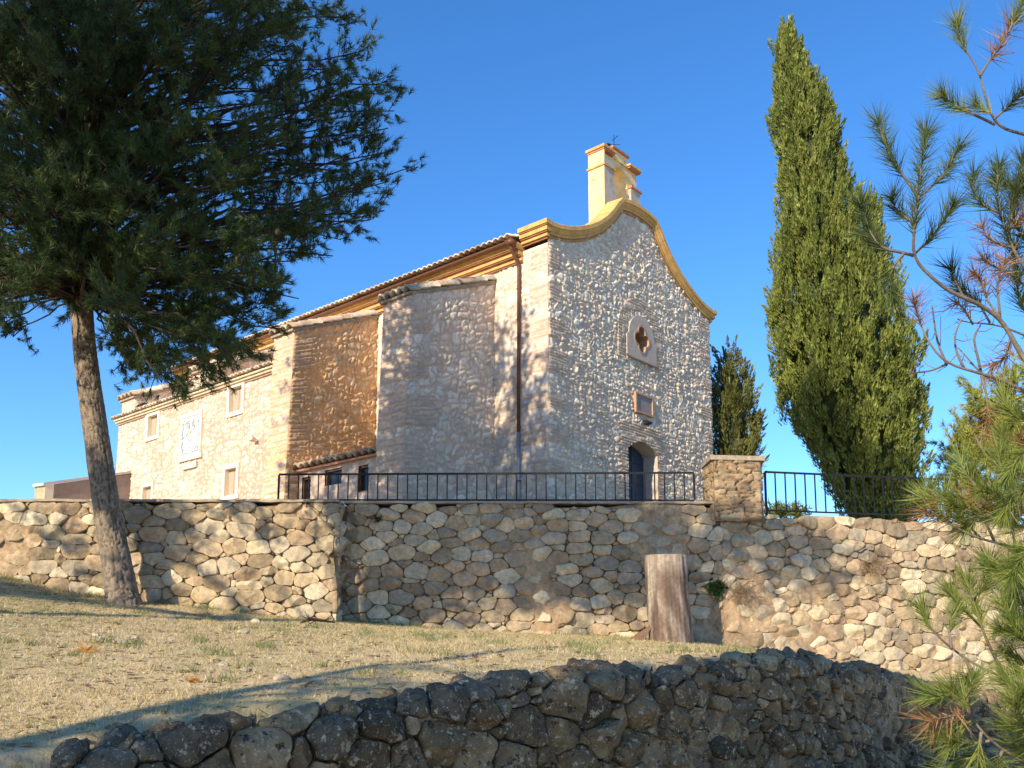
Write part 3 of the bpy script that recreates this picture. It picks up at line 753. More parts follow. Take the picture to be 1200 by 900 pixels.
# ---- gable cornice: profile swept along the curved gable line
xs_ = np.concatenate([np.linspace(-4.70, -0.88, 60), np.linspace(-0.84, 0.84, 14), np.linspace(0.88, 4.70, 60)])
def smooth_g(x):
    x = np.abs(x); o = 0
    for dlt in (-.12, -.06, 0, .06, .12):
        xx = np.where(x > .86, np.maximum(x + dlt, .86), np.minimum(np.abs(x + dlt), .86)); o = o + np.interp(xx, _gx, _gz)
    return o / 5
line = np.stack([xs_ + UM, smooth_g(xs_)], 1)
tn = np.gradient(line, axis=0); tn /= np.linalg.norm(tn, axis=1)[:, None]; nn = np.stack([-tn[:, 1], tn[:, 0]], 1)
for e_ in (0, -1): nn[e_] = (0, 1)
prof = [(-.02, -.02, OCH * .8), (.05, -.02, OCH * .8), (.05, .055, BRK * 1.1), (.085, .06, OCH), (.085, .14, OCH), (.11, .15, OCH), (.15, .22, OCH), (.16, .27, OCH), (.195, .28, OCH), (.195, .40, OCH), (.18, .415, OCH * 1.05), (-.42, .44, OCH * 1.08), (-.42, -.05, OCH)]  # shaded underside and lit top put into the ochre tones
V = []; Cc = []
for (u, z), (nu, nz) in zip(line, nn):
    for (o, h, c) in prof:
        V.append(C(u + nu * h, -o, z + nz * h)); Cc.append(c)
k = len(prof); F = []
for i in range(len(line) - 1):
    for j in range(k - 1): F.append((i * k + j, (i + 1) * k + j, (i + 1) * k + j + 1, i * k + j + 1))
F += [tuple(range(k))[::-1], tuple((len(line) - 1) * k + j for j in range(k))]
g = Geo(); g.add(V, F, np.array(Cc))
# returns of the cornice round the two corners
for (ua, ub) in ((-1, 0.0), (FWID, 1)):
    for (z0, z1, o, c) in [(13.70, 13.76, .06, BRK), (13.76, 13.86, .12, OCH), (13.86, 13.90, .17, BRK * 1.1), (13.90, 14.03, .21, OCH), (14.03, 14.06, .25, OCH * .9), (14.06, 14.19, .29, OCH * 1.04)]:
        if ua == -1: cbox(g, -o, 0.0, -o * 0.7 + .004, 0.92, z0, z1, c)
        else: cbox(g, FWID, FWID + o, -o * 0.7 + .004, 0.92, z0, z1, c)
g.build('gable_cornice', M['paint'], CH)

# ---- bell gable
CREAM = np.array([.80, .59, .28])
def prism(g, poly, v0, v1, col):
    """poly in (u, z), extruded from v0 to v1"""
    n = len(poly)
    V = [C(u, v0, z) for u, z in poly] + [C(u, v1, z) for u, z in poly]
    F = [tuple(range(n)), tuple(range(n, 2 * n))[::-1]] + [(i, i + n, (i + 1) % n + n, (i + 1) % n) for i in range(n)]
    g.add(V, F, col)
BG = root  # (kept short)
g = Geo()
u0, u1, v0, v1 = 3.60, 5.72, 0.52, 1.14
a0, a1, zs = 4.22, 5.10, 17.62
arc = [(a0 + (a1 - a0) * (1 - math.cos(q)) / 2, zs + 0.44 * math.sin(q)) for q in np.linspace(0, np.pi, 13)]
prism(g, [(u0 + .05, 15.2), (a0, 15.2), (a0, zs)] + [(u0 + .05, zs)], v0 + .10, v1, CREAM)
prism(g, [(a1, 15.2), (u1 - .05, 15.2), (u1 - .05, zs), (a1, zs)], v0 + .10, v1, CREAM)
for i in range(len(arc) - 1):                         # voussoir strips above the opening
    (ua, za), (ub, zb) = arc[i], arc[i + 1]
    prism(g, [(ua, za), (ub, zb), (ub, 18.25), (ua, 18.25)], v0 + .10, v1, CREAM)
prism(g, [(u0 + .05, zs), (a0, zs), (a0, 18.25), (u0 + .05, 18.25)], v0 + .10, v1, CREAM)
prism(g, [(a1, zs), (u1 - .05, zs), (u1 - .05, 18.25), (a1, 18.25)], v0 + .10, v1, CREAM)
prism(g, [(4.22, 18.25), (5.08, 18.25), (5.08, 18.58), (4.22, 18.58)], v0 + .06, v1 - .02, CREAM)
bell = g.build('bell_gable', M['paint'], CH); ROOTLOC[bell.name] = ROOTLOC[CH.name]
g = Geo()
GRY = np.array([.46, .42, .36])
cbox(g, u0, 4.16, v0 - .02, v0 + .10, 15.2, 17.98, GRY); cbox(g, 5.16, u1, v0 - .02, v0 + .10, 15.2, 17.55, GRY)
cbox(g, u0 - .003, u0 + .05, v0 - .018, v1 + .01, 15.2, 18.25, CREAM * 1.04)
g.build('pilaster', M['paint'], bell)
def capband(ua, ub, z, o, h):
    cbox(g, ua - o, ub + o, v0 - .02 - o, v1 + .02 + o, z, z + h * .45, BRK * 1.4); cbox(g, ua - o - .04, ub + o + .04, v0 - .06 - o, v1 + .06 + o, z + h * .45, z + h, OCH)
g = Geo(); capband(u0, 4.18, 18.27, .02, .16); g.build('cap_moulding', M['paint'], bell)
g = Geo(); capband(5.12, u1, 18.22, .02, .13); g.build('cap_moulding', M['paint'], bell); g = Geo()
cbox(g, 4.17, 5.13, v0, v1 + .04, 18.58, 18.66, BRK * 1.2)
g.build('cap_moulding', M['paint'], bell); g = Geo(); cbox(g, u0 - .05, 4.19, v0 - .07, v1 + .05, 17.70, 17.76, OCH); g.build('capital', M['paint'], bell); g = Geo(); cbox(g, 5.13, u1 + .06, v0 - .07, v1 + .06, 17.50, 17.58, BRK * 1.5)
g.build('capital', M['paint'], bell)
g = Geo()
q0 = C(4.62, .8, 18.64)
g.tube([q0, q0 + [0, 0, .68]], .011, 5); g.tube([q0 + np.array([-.2, -.05, .30]), q0 + np.array([.22, .05, .36])], .009, 4); g.tube([q0 + np.array([-.05, .1, .52]), q0 + np.array([.12, -.16, .56])], .012, 4)
g.box([q0 + np.array(p) for p in [(-.24, -.06, .22), (-.12, -.03, .24), (-.12, -.01, .24), (-.24, -.04, .22), (-.24, -.06, .36), (-.12, -.03, .34), (-.12, -.01, .34), (-.24, -.04, .36)]])
g.build('weather_vane', M['iron'], bell)

# ---- quatrefoil window
def quatre(r=0.19, o=0.215, sc=1.0, n=48):
    pts = []
    for q in np.linspace(0, 2 * np.pi, n, endpoint=False):
        d = np.array([math.cos(q), math.sin(q)]); best = 0
        for c in ((o, 0), (-o, 0), (0, o * 1.12), (0, -o * 1.12)):
            c = np.array(c); b = d @ c; disc = b * b - c @ c + r * r
            if disc >= 0: best = max(best, b + math.sqrt(disc))
        pts.append(d * best * sc)
    return np.array(pts)
def fill_between(g, outer, inner, v, col):
    """flat ring between two loops matched by angle about the opening's middle"""
    n = len(inner); V = [C(QC + a, v, QZ + b) for a, b in outer] + [C(QC + a, v, QZ + b) for a, b in inner]
    g.add(V, [(i, (i + 1) % n, n + (i + 1) % n, n + i) for i in range(n)], col)
inn = quatre()
def outer_pt(q):                                       # plate: square foot, half-round head
    d = np.array([math.cos(q), math.sin(q)]); w, bot, hs_ = 0.86, -0.70, 0.06
    ts = []
    if d[0] > 1e-6: ts.append(w / d[0])
    if d[0] < -1e-6: ts.append(-w / d[0])
    if d[1] < -1e-6: ts.append(bot / d[1])
    t = min(ts) if ts else 9
    p = d * t
    if p[1] > hs_ or not ts:
        c = np.array([0, hs_]); b = d @ c; t = b + math.sqrt(b * b - c @ c + 0.74 ** 2)
        t2 = min(ts) if ts else 9
        p = d * min(t, t2)
    return p
ang = np.linspace(0, 2 * np.pi, 48, endpoint=False); out_ = np.array([outer_pt(q) for q in ang]) * np.array([1, 1])
g = Geo(); PLC = (.47, .40, .345)
fill_between(g, out_, inn, -0.085, PLC)
n = 48
V = [C(QC + a, -0.085, QZ + b) for a, b in out_] + [C(QC + a, 0.05, QZ + b) for a, b in out_]
g.add(V, [(i, i + n, (i + 1) % n + n, (i + 1) % n) for i in range(n)], PLC)
cbox(g, QC - .93, QC + .93, -.115, -.08, QZ - .76, QZ - .715, (.30, .20, .15))
qw = g.build('quatrefoil_window', M['church_stone'], CH); ROOTLOC[qw.name] = ROOTLOC[CH.name]
g = Geo()
V = [C(QC + a, -0.10, QZ + b) for a, b in inn] + [C(QC + a, 0.42, QZ + b) for a, b in inn]
g.add(V, [(i, (i + 1) % n, (i + 1) % n + n, i + n) for i in range(n)])
o2 = quatre(0.235, 0.235)
V = [C(QC + a, -0.10, QZ + b) for a, b in inn] + [C(QC + a, -0.10, QZ + b) for a, b in o2] + [C(QC + a, -0.08, QZ + b) for a, b in o2]
g.add(V, [(n + i, n + (i + 1) % n, (i + 1) % n, i) for i in range(n)] + [(2 * n + i, 2 * n + (i + 1) % n, n + (i + 1) % n, n + i) for i in range(n)])
g.build('moulded_reveal', M['terracotta'], qw)
g = Geo(); cbox(g, QC - .6, QC + .6, .42, .46, QZ - .6, QZ + .6); g.build('dark_opening', M['darkroom'], qw)

# ---- plaque, lamp
g = Geo()
pu0, pu1, pz0, pz1 = 4.30, 5.34, 9.36, 10.03
for b in ((pu0, pu1, pz0, pz0 + .07), (pu0, pu1, pz1 - .07, pz1), (pu0, pu0 + .07, pz0 + .07, pz1 - .07), (pu1 - .07, pu1, pz0 + .07, pz1 - .07)):
    cbox(g, b[0], b[1], -.115, 0.03, b[2], b[3])
pq = g.build('wall_plaque', M['terracotta'], CH); ROOTLOC[pq.name] = ROOTLOC[CH.name]
g = Geo(); cbox(g, pu0 + .07, pu1 - .07, -.075, 0.0, pz0 + .07, pz1 - .07); g.build('slate_panel', M['plaque'], pq)
for k in range(5):
    g = Geo(); ins = .18 + (.10 if k in (0, 4) else 0); zt_ = pz1 - .18 - k * .085
    cbox(g, pu0 + ins, pu1 - ins, -.078, -.074, zt_, zt_ + .028); g.build('worn_line', M['mortar_cap'], pq)
g = Geo(); q0 = C(4.82, 0, 9.12)
g.tube([C(4.80, 0.02, 9.16), C(4.80, -.20, 9.16)], .015, 6); g.box([C(a, b, c) for a, b, c in [(4.68, -.30, 9.05), (4.94, -.30, 9.05), (4.94, -.14, 9.00), (4.68, -.14, 9.00), (4.68, -.30, 9.10), (4.94, -.30, 9.10), (4.94, -.16, 9.16), (4.68, -.16, 9.16)]])
g.build('flood_lamp', M['iron'], CH)

# ---- door
g = Geo()
du0, du1 = DOOR[0], DOOR[1]; um = (du0 + du1) / 2
def dtop(u):
    x = (u - um) / ((du1 - du0) / 2); return DOOR[2] + (DOOR[3] - DOOR[2]) * (1 - x * x)
us = np.linspace(du0, du1, 13)
V = []; F = []                                          # reveal: jambs and soffit
loop = [(du0, GZ0)] + [(u, dtop(u)) for u in us] + [(du1, GZ0)]
for (u, z) in loop: V += [C(u, -.045, z), C(u, .62, z)]
for i in range(len(loop) - 1): F.append((2 * i, 2 * i + 1, 2 * i + 3, 2 * i + 2))
g.add(V, F, (.50, .42, .35))
dr = g.build('church_door', M['church_stone'], CH); ROOTLOC[dr.name] = ROOTLOC[CH.name]
for (ua, ub) in ((du0 + .02, um - .01), (um + .01, du1 - .02)):
    g = Geo(); prism(g, [(ua, GZ0), (ub, GZ0), (ub, 8.6), (ua, 8.6)], .50, .56, None) if False else None
    cbox(g, ua, ub, .50, .56, GZ0, 8.5)
    for k in range(5): z = GZ0 + .15 + k * .68; cbox(g, ua + .1, ub - .1, .475, .50, z, z + .58)
    g.build('blue_leaf', M['blue'], dr)
g = Geo(); cbox(g, um + .06, um + .09, .40, .47, 6.0, 6.25); g.build('pull_handle', M['iron'], dr)

# ---- buttresses
def buttress(va, vb, o_top, o_bot, z_in, z_out, seed, hue=1.0, ds=0.032, stn=(.70, .59, .47), flat=0.0):
    mc = np.array([.61, .44, .32]) * np.asarray(hue)
    A_ = lambda o, v, z: C(-o, v, z)
    pr = []
    def kp_side(Lb):
        def k(s, t): return None
        return k
    # right-hand face (towards the facade): from the outer corner to the wall
    fr = f_church(seed, 0.40 - flat, 0.30 - flat * .7, 0.042, mc, stn, lambda s, t: quoin('l', 9, 0.45, 1.15, seed + 1, 1.3, 0.6)(s, t), None, 1.0, flat)
    pr.append(patch(A_(o_bot, va, GZ0), A_(0, va, GZ0), A_(0, va, z_in), A_(o_top, va, z_out), ds, fr))
    ff = f_church(seed + 1, 0.40, 0.30, 0.040, mc, (.70, .59, .47), lambda s, t: bands(t, seed + 1, 1.3, 0.75)[0].astype(float) * np.ones_like(s))
    pr.append(patch(A_(o_bot, vb, GZ0), A_(o_bot, va, GZ0), A_(o_top, va, z_out), A_(o_top, vb, z_out), ds, ff))
    pr.append(patch(A_(0, vb, GZ0), A_(o_bot, vb, GZ0), A_(o_top, vb, z_out), A_(0, vb, z_in), ds * 1.6, f_church(seed + 2, 0.40, 0.30, 0.035, mc, (.70, .59, .47))))
    V, F, Cc = joinp(pr)
    b = mk('buttress', V, F, M['church_stone'], CH, Cc); ROOTLOC[b.name] = ROOTLOC[CH.name]
    du = o_top + .22; dz = (z_in - z_out) * du / o_top
    up = slope(du, dz)
    e0 = A_(o_top + .18, va - .10, z_out + .05); e1 = A_(o_top + .18, vb + .08, z_out + .05)
    V, F, Cc = tile_sheet(e0, e1, up, math.hypot(o_top + .18, z_in - z_out) , 0.30, 0.15, 0.4, 0.055, seed)
    Cc = Cc * np.array([.80, .82, .85])
    mk('tile_cap', V, F, M['tile'], b, Cc)
    g = Geo()                                           # mortar verge under the tiles
    for (aa, bb) in ((va - .06, va + .10), (vb - .10, vb + .06)):
        P = [A_(o_top + .06, aa, z_out - .07), A_(-.02, aa, z_in - .07), A_(-.02, bb, z_in - .07), A_(o_top + .06, bb, z_out - .07), A_(o_top + .06, aa, z_out + .04), A_(-.02, aa, z_in + .06), A_(-.02, bb, z_in + .06), A_(o_top + .06, bb, z_out + .04)]
        g.box(P)
    cb = [A_(o_top + .12, va - .05, z_out - .05), A_(o_top - .1, va - .05, z_out + .0), A_(o_top - .1, vb + .05, z_out + .0), A_(o_top + .12, vb + .05, z_out - .05)]
    g.box(cb + [q + np.array([0, 0, .07]) for q in cb])
    g.build('mortar_verge', M['mortar_cap'], b)
buttress(2.10, 3.28, 3.38, 3.62, 12.95, 11.58, 201)
buttress(7.52, 8.60, 3.38, 3.62, 13.20, 11.80, 211, (1.20, .92, .55), 0.032, (.66, .47, .28), .08)  # warm bounce off the sunlit nave wall put into its mortar and stone colour
buttress(12.95, 14.05, 3.10, 3.12, 13.10, 11.75, 221, 1, 0.05)
buttress(18.30, 19.36, 3.10, 3.12, 13.05, 11.70, 231, 1, 0.05)

# ---- low wing between the far buttresses
AO = 3.20
WIN = [(10.52, 11.42, 9.76, 10.72, 'upper'), (10.66, 11.48, 6.90, 7.92, 'lower'), (16.12, 16.98, 9.78, 10.70, 'upper'), (16.32, 17.10, 7.00, 7.98, 'lower')]
VA, VB, ZA = 8.60, 19.36, 10.86
def ann_keep(s, t):
    v = VB - s; z = t + GZ0; k = np.ones_like(s, bool)
    for (a, b, c, d, _) in WIN: k &= ~((v > a + .05) & (v < b - .05) & (z > c + .05) & (z < d - .05))
    return k
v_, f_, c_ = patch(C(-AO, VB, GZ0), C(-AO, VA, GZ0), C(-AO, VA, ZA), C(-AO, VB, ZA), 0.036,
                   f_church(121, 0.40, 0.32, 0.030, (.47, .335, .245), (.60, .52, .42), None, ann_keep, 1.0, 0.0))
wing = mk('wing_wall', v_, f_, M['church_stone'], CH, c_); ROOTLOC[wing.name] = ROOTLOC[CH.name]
g = Geo(); g.add([C(0, VB, GZ0), C(-AO, VB, GZ0), C(-AO, VB, ZA), C(0, VB, ZA + .9)], [(0, 1, 2, 3)], (.6, .5, .4)); g.build('wing_end', M['church_stone'], wing)
v_, f_, c_ = tile_sheet(C(-AO - .30, VA, 10.93), C(-AO - .30, VB + .12, 10.93), slope(AO + .3, 1.0), 3.4, 0.235, 0.075, 0.36, 0.034, 12)
mk('wing_roof', v_, f_, M['tile'], wing, c_)
g = Geo()
for (z0, z1, o, c) in [(10.70, 10.76, .06, np.array([.50, .36, .25])), (10.76, 10.84, .13, np.array([.62, .50, .35])), (10.84, 10.90, .20, np.array([.60, .50, .36]))]: cbox(g, -AO - o, -AO + .05, VA, VB + .04, z0, z1, c)
g.build('wing_cornice', M['paint'], wing)
for (a, b, c, d, _) in WIN:
    g = Geo(); w = .13
    for q in ((a - .06, b + .06, d - .06, d + .08), (a - .10, b + .10, c - .10, c + .04), (a - .06, a + .07, c + .04, d - .06), (b - .07, b + .06, c + .04, d - .06)):
        cbox(g, -AO - .065, -AO + .14, q[0], q[1], q[2], q[3])
    wd = g.build('wing_window', M['white'], CH); ROOTLOC[wd.name] = ROOTLOC[CH.name]
    g = Geo(); cbox(g, -AO + .11, -AO + .14, a, b, c, d)
    cbox(g, -AO + .095, -AO + .11, a + .08, (a + b) / 2 - .01, c + .05, d - .07); cbox(g, -AO + .095, -AO + .11, (a + b) / 2 + .01, b - .08, c + .05, d - .07)
    g.build('shutter', M['shutter'], wd)
# sundial of glazed tiles
sa, sb, sz0, sz1 = 13.08, 14.38, 8.62, 10.16
g = Geo()
for q in ((sa - .07, sb + .07, sz1 - .05, sz1 + .08), (sa - .12, sb + .12, sz0 - .10, sz0 + .05), (sa - .07, sa + .06, sz0 + .05, sz1 - .05), (sb - .06, sb + .07, sz0 + .05, sz1 - .05)): cbox(g, -AO - .09, -AO + .03, *q)
sdl = g.build('sundial', M['white'], CH); ROOTLOC[sdl.name] = ROOTLOC[CH.name]
g = Geo(); cbox(g, -AO - .055, -AO, sa + .06, sb - .06, sz0 + .05, sz1 - .05); g.build('tile_panel', M['tilepanel'], sdl)
g = Geo()
sp = lambda v, z, o=.062: C(-AO - o, v, z)
sm = (sa + sb) / 2; smz = (sz0 + sz1) / 2
def curl(v0, z0, sv, sz, r): 
    q = np.linspace(0, 4.2, 16); return [sp(v0 + sv * r * (math.cos(t) * (1 - t * .13)), z0 + sz * r * (math.sin(t) * (1 - t * .13))) for t in q]
for sv in (-1, 1):
    for zz, szn in ((sz0 + .22, 1), (sz1 - .20, -1)):
        g.tube(curl(sm + sv * .44, zz, -sv, szn, .13), .019, 4)
    zz = np.linspace(sz0 + .25, sz1 - .25, 18); g.tube([sp(sm + sv * (.53 + .025 * math.sin(q * 14)), q) for q in zz], .019, 4)
    q = np.linspace(0, 2 * np.pi, 17); g.tube([sp(sm + sv * .17 + .085 * math.cos(t), sz1 - .36 + .17 * math.sin(t)) for t in q], .018, 4)
    g.tube([sp(sm + sv * .17, sz1 - .44), sp(sm + sv * .16, sz1 - .36), sp(sm + sv * .17, sz1 - .27)], [.022, .012, .016], 5)
for k in range(9):
    t = np.pi * (1.08 + .84 * k / 8); g.tube([sp(sm + .22 * math.cos(t), 9.55 + .30 * math.sin(t)), sp(sm + .34 * math.cos(t), 9.55 + .46 * math.sin(t))], .014, 4)
for k in range(2):
    a = sm - .22
    for w in (.07, .10, .05, .09): g.tube([sp(a, 8.98 - k * .10), sp(a + w, 8.98 - k * .10)], .016, 4); a += w + .04
g.tube([sp(sm - .45 + .09 * i, sz0 + .16 + .03 * (i % 2)) for i in range(11)], .016, 4)
g.build('dial_drawing', M['bluegrey'], sdl)
g = Geo(); q = np.linspace(0, 2 * np.pi, 14, endpoint=False)
g.add([sp(sm + (.085 if i % 2 else .05) * math.cos(t), 9.55 + (.085 if i % 2 else .05) * math.sin(t), .066) for i, t in enumerate(q)], [tuple(range(14))]); g.build('sun_face', M['sunyellow'], sdl)
g = Geo(); g.tube([sp(sm, 9.55, .06), sp(sm + .12, 9.22, .34)], .010, 5); g.build('gnomon', M['iron'], sdl)
g = Geo(); cbox(g, -AO - .10, -AO + .02, 13.22, 14.16, 8.20, 8.42); g.build('name_stone', M['plaster'], CH)
g = Geo(); g.tube([C(-AO, 9.62, 8.62), C(-AO - .16, 9.62, 8.62)], .02, 6); g.box([C(-AO - .26, 9.54, 8.58), C(-AO - .12, 9.54, 8.54), C(-AO - .12, 9.74, 8.54), C(-AO - .26, 9.74, 8.58), C(-AO - .26, 9.54, 8.70), C(-AO - .12, 9.54, 8.64), C(-AO - .12, 9.74, 8.64), C(-AO - .26, 9.74, 8.70)])
g.build('flood_lamp', M['plaster'], CH)

# ---- lean-to between the near buttresses
La, Lb = 3.28, 7.52
LWN = [(4.10, 4.59, 6.30, 7.07), (5.33, 6.15, 6.64, 7.16)]
LDN = (6.81, 7.29, GZ0, 7.07)
LO = 3.10; LZ = 7.36
def lt_keep(s, t):
    v = Lb - s; z = t + GZ0; k = np.ones_like(s, bool)
    for (a, b, c, d) in LWN + [LDN]: k &= ~((v > a + .03) & (v < b - .03) & (z > c + .03) & (z < d - .03))
    return k
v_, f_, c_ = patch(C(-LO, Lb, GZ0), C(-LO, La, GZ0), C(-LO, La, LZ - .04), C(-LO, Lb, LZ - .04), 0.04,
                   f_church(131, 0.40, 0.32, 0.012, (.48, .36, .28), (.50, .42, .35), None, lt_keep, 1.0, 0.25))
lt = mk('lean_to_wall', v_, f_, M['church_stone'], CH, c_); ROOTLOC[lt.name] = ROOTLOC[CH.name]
v_, f_, c_ = tile_sheet(C(-LO - .22, La + .01, LZ), C(-LO - .22, Lb - .01, LZ), slope(LO + .22, 1.15), 3.3, 0.30, 0.13, 0.4, 0.06, 22)
mk('lean_to_roof', v_, f_, M['tile'], lt, c_ * np.array([.62, .56, .52]))
g = Geo(); cbox(g, -LO - .12, -LO + .02, La + .01, Lb - .01, LZ - .11, LZ - .04, BRK * 1.1 + .06); g.build('lean_to_cornice', M['paint'], lt)
for i, (a, b, c, d) in enumerate(LWN + [LDN]):
    g = Geo(); cbox(g, -LO + .12, -LO + .15, a, b, c, d)
    w = g.build('lean_to_door' if i == 2 else 'lean_to_window', M['glass'], CH); ROOTLOC[w.name] = ROOTLOC[CH.name]
    g = Geo()
    for q in ((a, b, d - .06, d + .02), (a, b, c - .02, c + .05), (a - .02, a + .05, c + .05, d - .06), (b - .05, b + .02, c + .05, d - .06)): cbox(g, -LO + .05, -LO + .12, *q)
    g.build('frame', M['copper'], w)
    if i == 1 and False:
        g = Geo()
        for k in range(4): cbox(g, -LO + .02, -LO + .04, a + .15 + k * .2, a + .17 + k * .2, c, d)
        g.build('window_bars', M['iron'], w)
# ------------------------------------------------------------------ trees
def unit(a): return a / (np.linalg.norm(a, axis=-1, keepdims=True) + 1e-9)
def needles(P, D, K, ln_, wd, seed, c0, c1, spread=(0.25, 1.05), back=0.12, droop=0.0):
    """K thin needles per tuft at points P along shoot directions D"""
    rng = np.random.RandomState(seed); n = len(P)
    P = np.repeat(P, K, 0); D = np.repeat(D, K, 0); N = n * K
    a = unit(rng.normal(size=(N, 3))); pr = unit(a - D * (a * D).sum(1, keepdims=True))
    th = rng.uniform(spread[0], spread[1], N)[:, None]
    d = D * np.cos(th) + pr * np.sin(th); d[:, 2] -= droop; d = unit(d)
    base = P - D * (rng.rand(N, 1) * back)
    L = ln_ * rng.uniform(0.7, 1.15, (N, 1))
    sd_ = unit(np.cross(d, unit(rng.normal(size=(N, 3))))) * wd * 0.5
    V = np.stack([base - sd_, base + sd_, base + d * L], 1).reshape(-1, 3)
    F = np.arange(N * 3).reshape(-1, 3)
    k = np.repeat(rng.rand(n), K)[:, None]; k2 = rng.rand(N, 1)
    c = np.array(c0) * (1 - k) + np.array(c1) * k; c = c * (0.75 + 0.5 * k2)
    return V, F, np.repeat(c, 3, 0)

def bez(a, b, lift, n=7, rng=None):
    a = np.asarray(a, float); b = np.asarray(b, float); L = np.linalg.norm(b - a)
    m = (a + b) / 2 + np.array([0, 0, lift * L]); t = np.linspace(0, 1, n)[:, None]
    p = a * (1 - t) ** 2 + 2 * m * t * (1 - t) + b * t * t
    if rng is not None: p[1:-1] += rng.normal(size=(n - 2, 3)) * 0.018 * L
    return p

def pine(name, label, trunk_pts, trunk_r, clumps, seed, K=22, nl=0.13, nw=0.010, twigs=8, tpt=6, c0=(.04, .075, .025), c1=(.085, .125, .035), group=None, cones=0, sides=18, lift=0.10, lw=.011, trunk_rows=60, low=None, droop=0.25):
    rng = np.random.RandomState(seed)
    trunk_pts = np.asarray(trunk_pts, float)
    rt = root(name, label, 'pine tree', tuple(trunk_pts[0]), group)
    # trunk: resampled, with plated bark relief
    seg = np.linalg.norm(np.diff(trunk_pts, axis=0), axis=1); cum = np.concatenate([[0], np.cumsum(seg)])
    def catm(t):
        return np.stack([np.interp(t, cum, trunk_pts[:, k]) for k in range(3)], -1)
    tt = np.linspace(0, cum[-1], trunk_rows); w = cum[-1] / 24
    cen = sum(catm(np.clip(tt + q, 0, cum[-1])) for q in np.linspace(-w, w, 9)) / 9
    cen[0] = trunk_pts[0]
    rad = np.interp(tt, cum, trunk_r)
    ang_ = np.linspace(0, 2 * np.pi, sides + 1)
    S_, T_ = np.meshgrid(ang_ * 0.28, tt)
    e, r, ox, oy = stones(np.abs(np.where(S_ > 0.88, S_ - 1.7593, S_)) * 1.0, T_, 0.085, 0.30, seed, 0.2, 0.6, 0.7)
    h = 0.042 * sst(0.0, 0.35, e) + 0.02 * (fbm(np.cos(ang_)[None] * 3 + T_ * 5, np.sin(ang_)[None] * 3 + T_ * 2, seed, 3) - .5)
    flare = 1 + 0.18 * np.exp(-tt / 0.30)
    rr = rad[:, None] * flare[:, None] + h * (rad[:, None] / 0.3)
    V = cen[:, None] + rr[..., None] * np.stack([np.cos(ang_)[None] * np.ones_like(T_), np.sin(ang_)[None] * np.ones_like(T_), 0 * T_], -1)
    bc = np.array([.23, .185, .14]) * (0.75 + 0.5 * r[0])[..., None]; k = sst(0.0, 0.2, e)[..., None]
    bc = np.array([.10, .07, .05]) * (1 - k) + bc * k
    mk('trunk', V.reshape(-1, 3), gridfaces(trunk_rows, sides + 1), M['bark'], rt, bc.reshape(-1, 3))
    zt = cen[:, 2]
    g = Geo(); P = []; D = []; BC = np.array([.055, .042, .033])
    for c, rad_c in clumps:
        c = np.asarray(c, float)
        hd = math.hypot(c[0] - np.interp(c[2], zt, cen[:, 0]), c[1] - np.interp(c[2], zt, cen[:, 1]))
        za = min(max(c[2] - droop * hd - 0.3 + rng.uniform(-.4, .4), zt[0] + 0.35 * (zt[-1] - zt[0]) if low is None else low), zt[-1] - 0.1)
        a = np.array([np.interp(za, zt, cen[:, k]) for k in range(3)])
        p = bez(a, c, lift + rng.uniform(-.06, .06), 7, rng)
        L = np.linalg.norm(c - a)
        g.tube(p, np.linspace(0.012 + lw * L, 0.010, 7), 5, BC, False)
        out = unit(c - a)
        for q in range(twigs):
            f = rng.uniform(0.72, 1.0); o = p[0] * 0 + np.array([np.interp(f, np.linspace(0, 1, 7), p[:, k]) for k in range(3)])
            d = unit(out * rng.uniform(.2, .9) + unit(rng.normal(size=3)) * 0.95 + np.array([0, 0, .30]))
            l = rad_c * rng.uniform(.55, 1.25)
            m = np.linspace(0, 1, 4)[:, None]; tw = o + d * l * m + np.array([0, 0, .18]) * l * m * m + rng.normal(size=(4, 3)) * .02 * m
            g.tube(tw, np.linspace(.010, .004, 4), 3, BC, False)
            for f2 in np.linspace(0.35, 1.0, tpt):
                P.append(np.array([np.interp(f2, m[:, 0], tw[:, k]) for k in range(3)]) + rng.normal(size=3) * .05)
                D.append(unit(d + rng.normal(size=3) * .38 + np.array([0, 0, .25])))
    g.build('limbs', M['bark'], rt, True)
    P = np.array(P); D = np.array(D)
    V, F, Cc = needles(P, D, K, nl, nw, seed + 1, c0, c1)
    mk('needle_crown', V, F, M['leaf'], rt, Cc, False)
    for k in range(cones):
        c, rc = clumps[rng.randint(len(clumps))]; q = np.asarray(c) + rng.normal(size=3) * .08
        cone_bm(q, rt, rng)
    return rt
def cone_bm(q, rt, rng):
    n = 10; m = 9; t = np.linspace(0, 1, m); prof = 0.042 * np.sin(np.pi * (0.08 + 0.86 * t)) ** 0.8
    a = np.linspace(0, 2 * np.pi, n + 1); bump = 1 + 0.12 * ((np.arange(m)[:, None] + np.arange(n + 1)[None]) % 2)
    rr = prof[:, None] * bump
    V = np.stack([rr * np.cos(a), rr * np.sin(a), -np.broadcast_to((t * 0.12)[:, None], rr.shape)], -1).reshape(-1, 3) + q
    mk('pine_cone', V, gridfaces(m, n + 1), M['bark'], rt, np.broadcast_to(np.array([.07, .045, .03]), (len(V), 3)), True)

def in_poly(px, py, poly):
    c = False; n = len(poly); j = n - 1
    for i in range(n):
        xi, yi = poly[i]; xj, yj = poly[j]
        if (yi > py) != (yj > py) and px < (xj - xi) * (py - yi) / (yj - yi) + xi: c = not c
        j = i
    return c

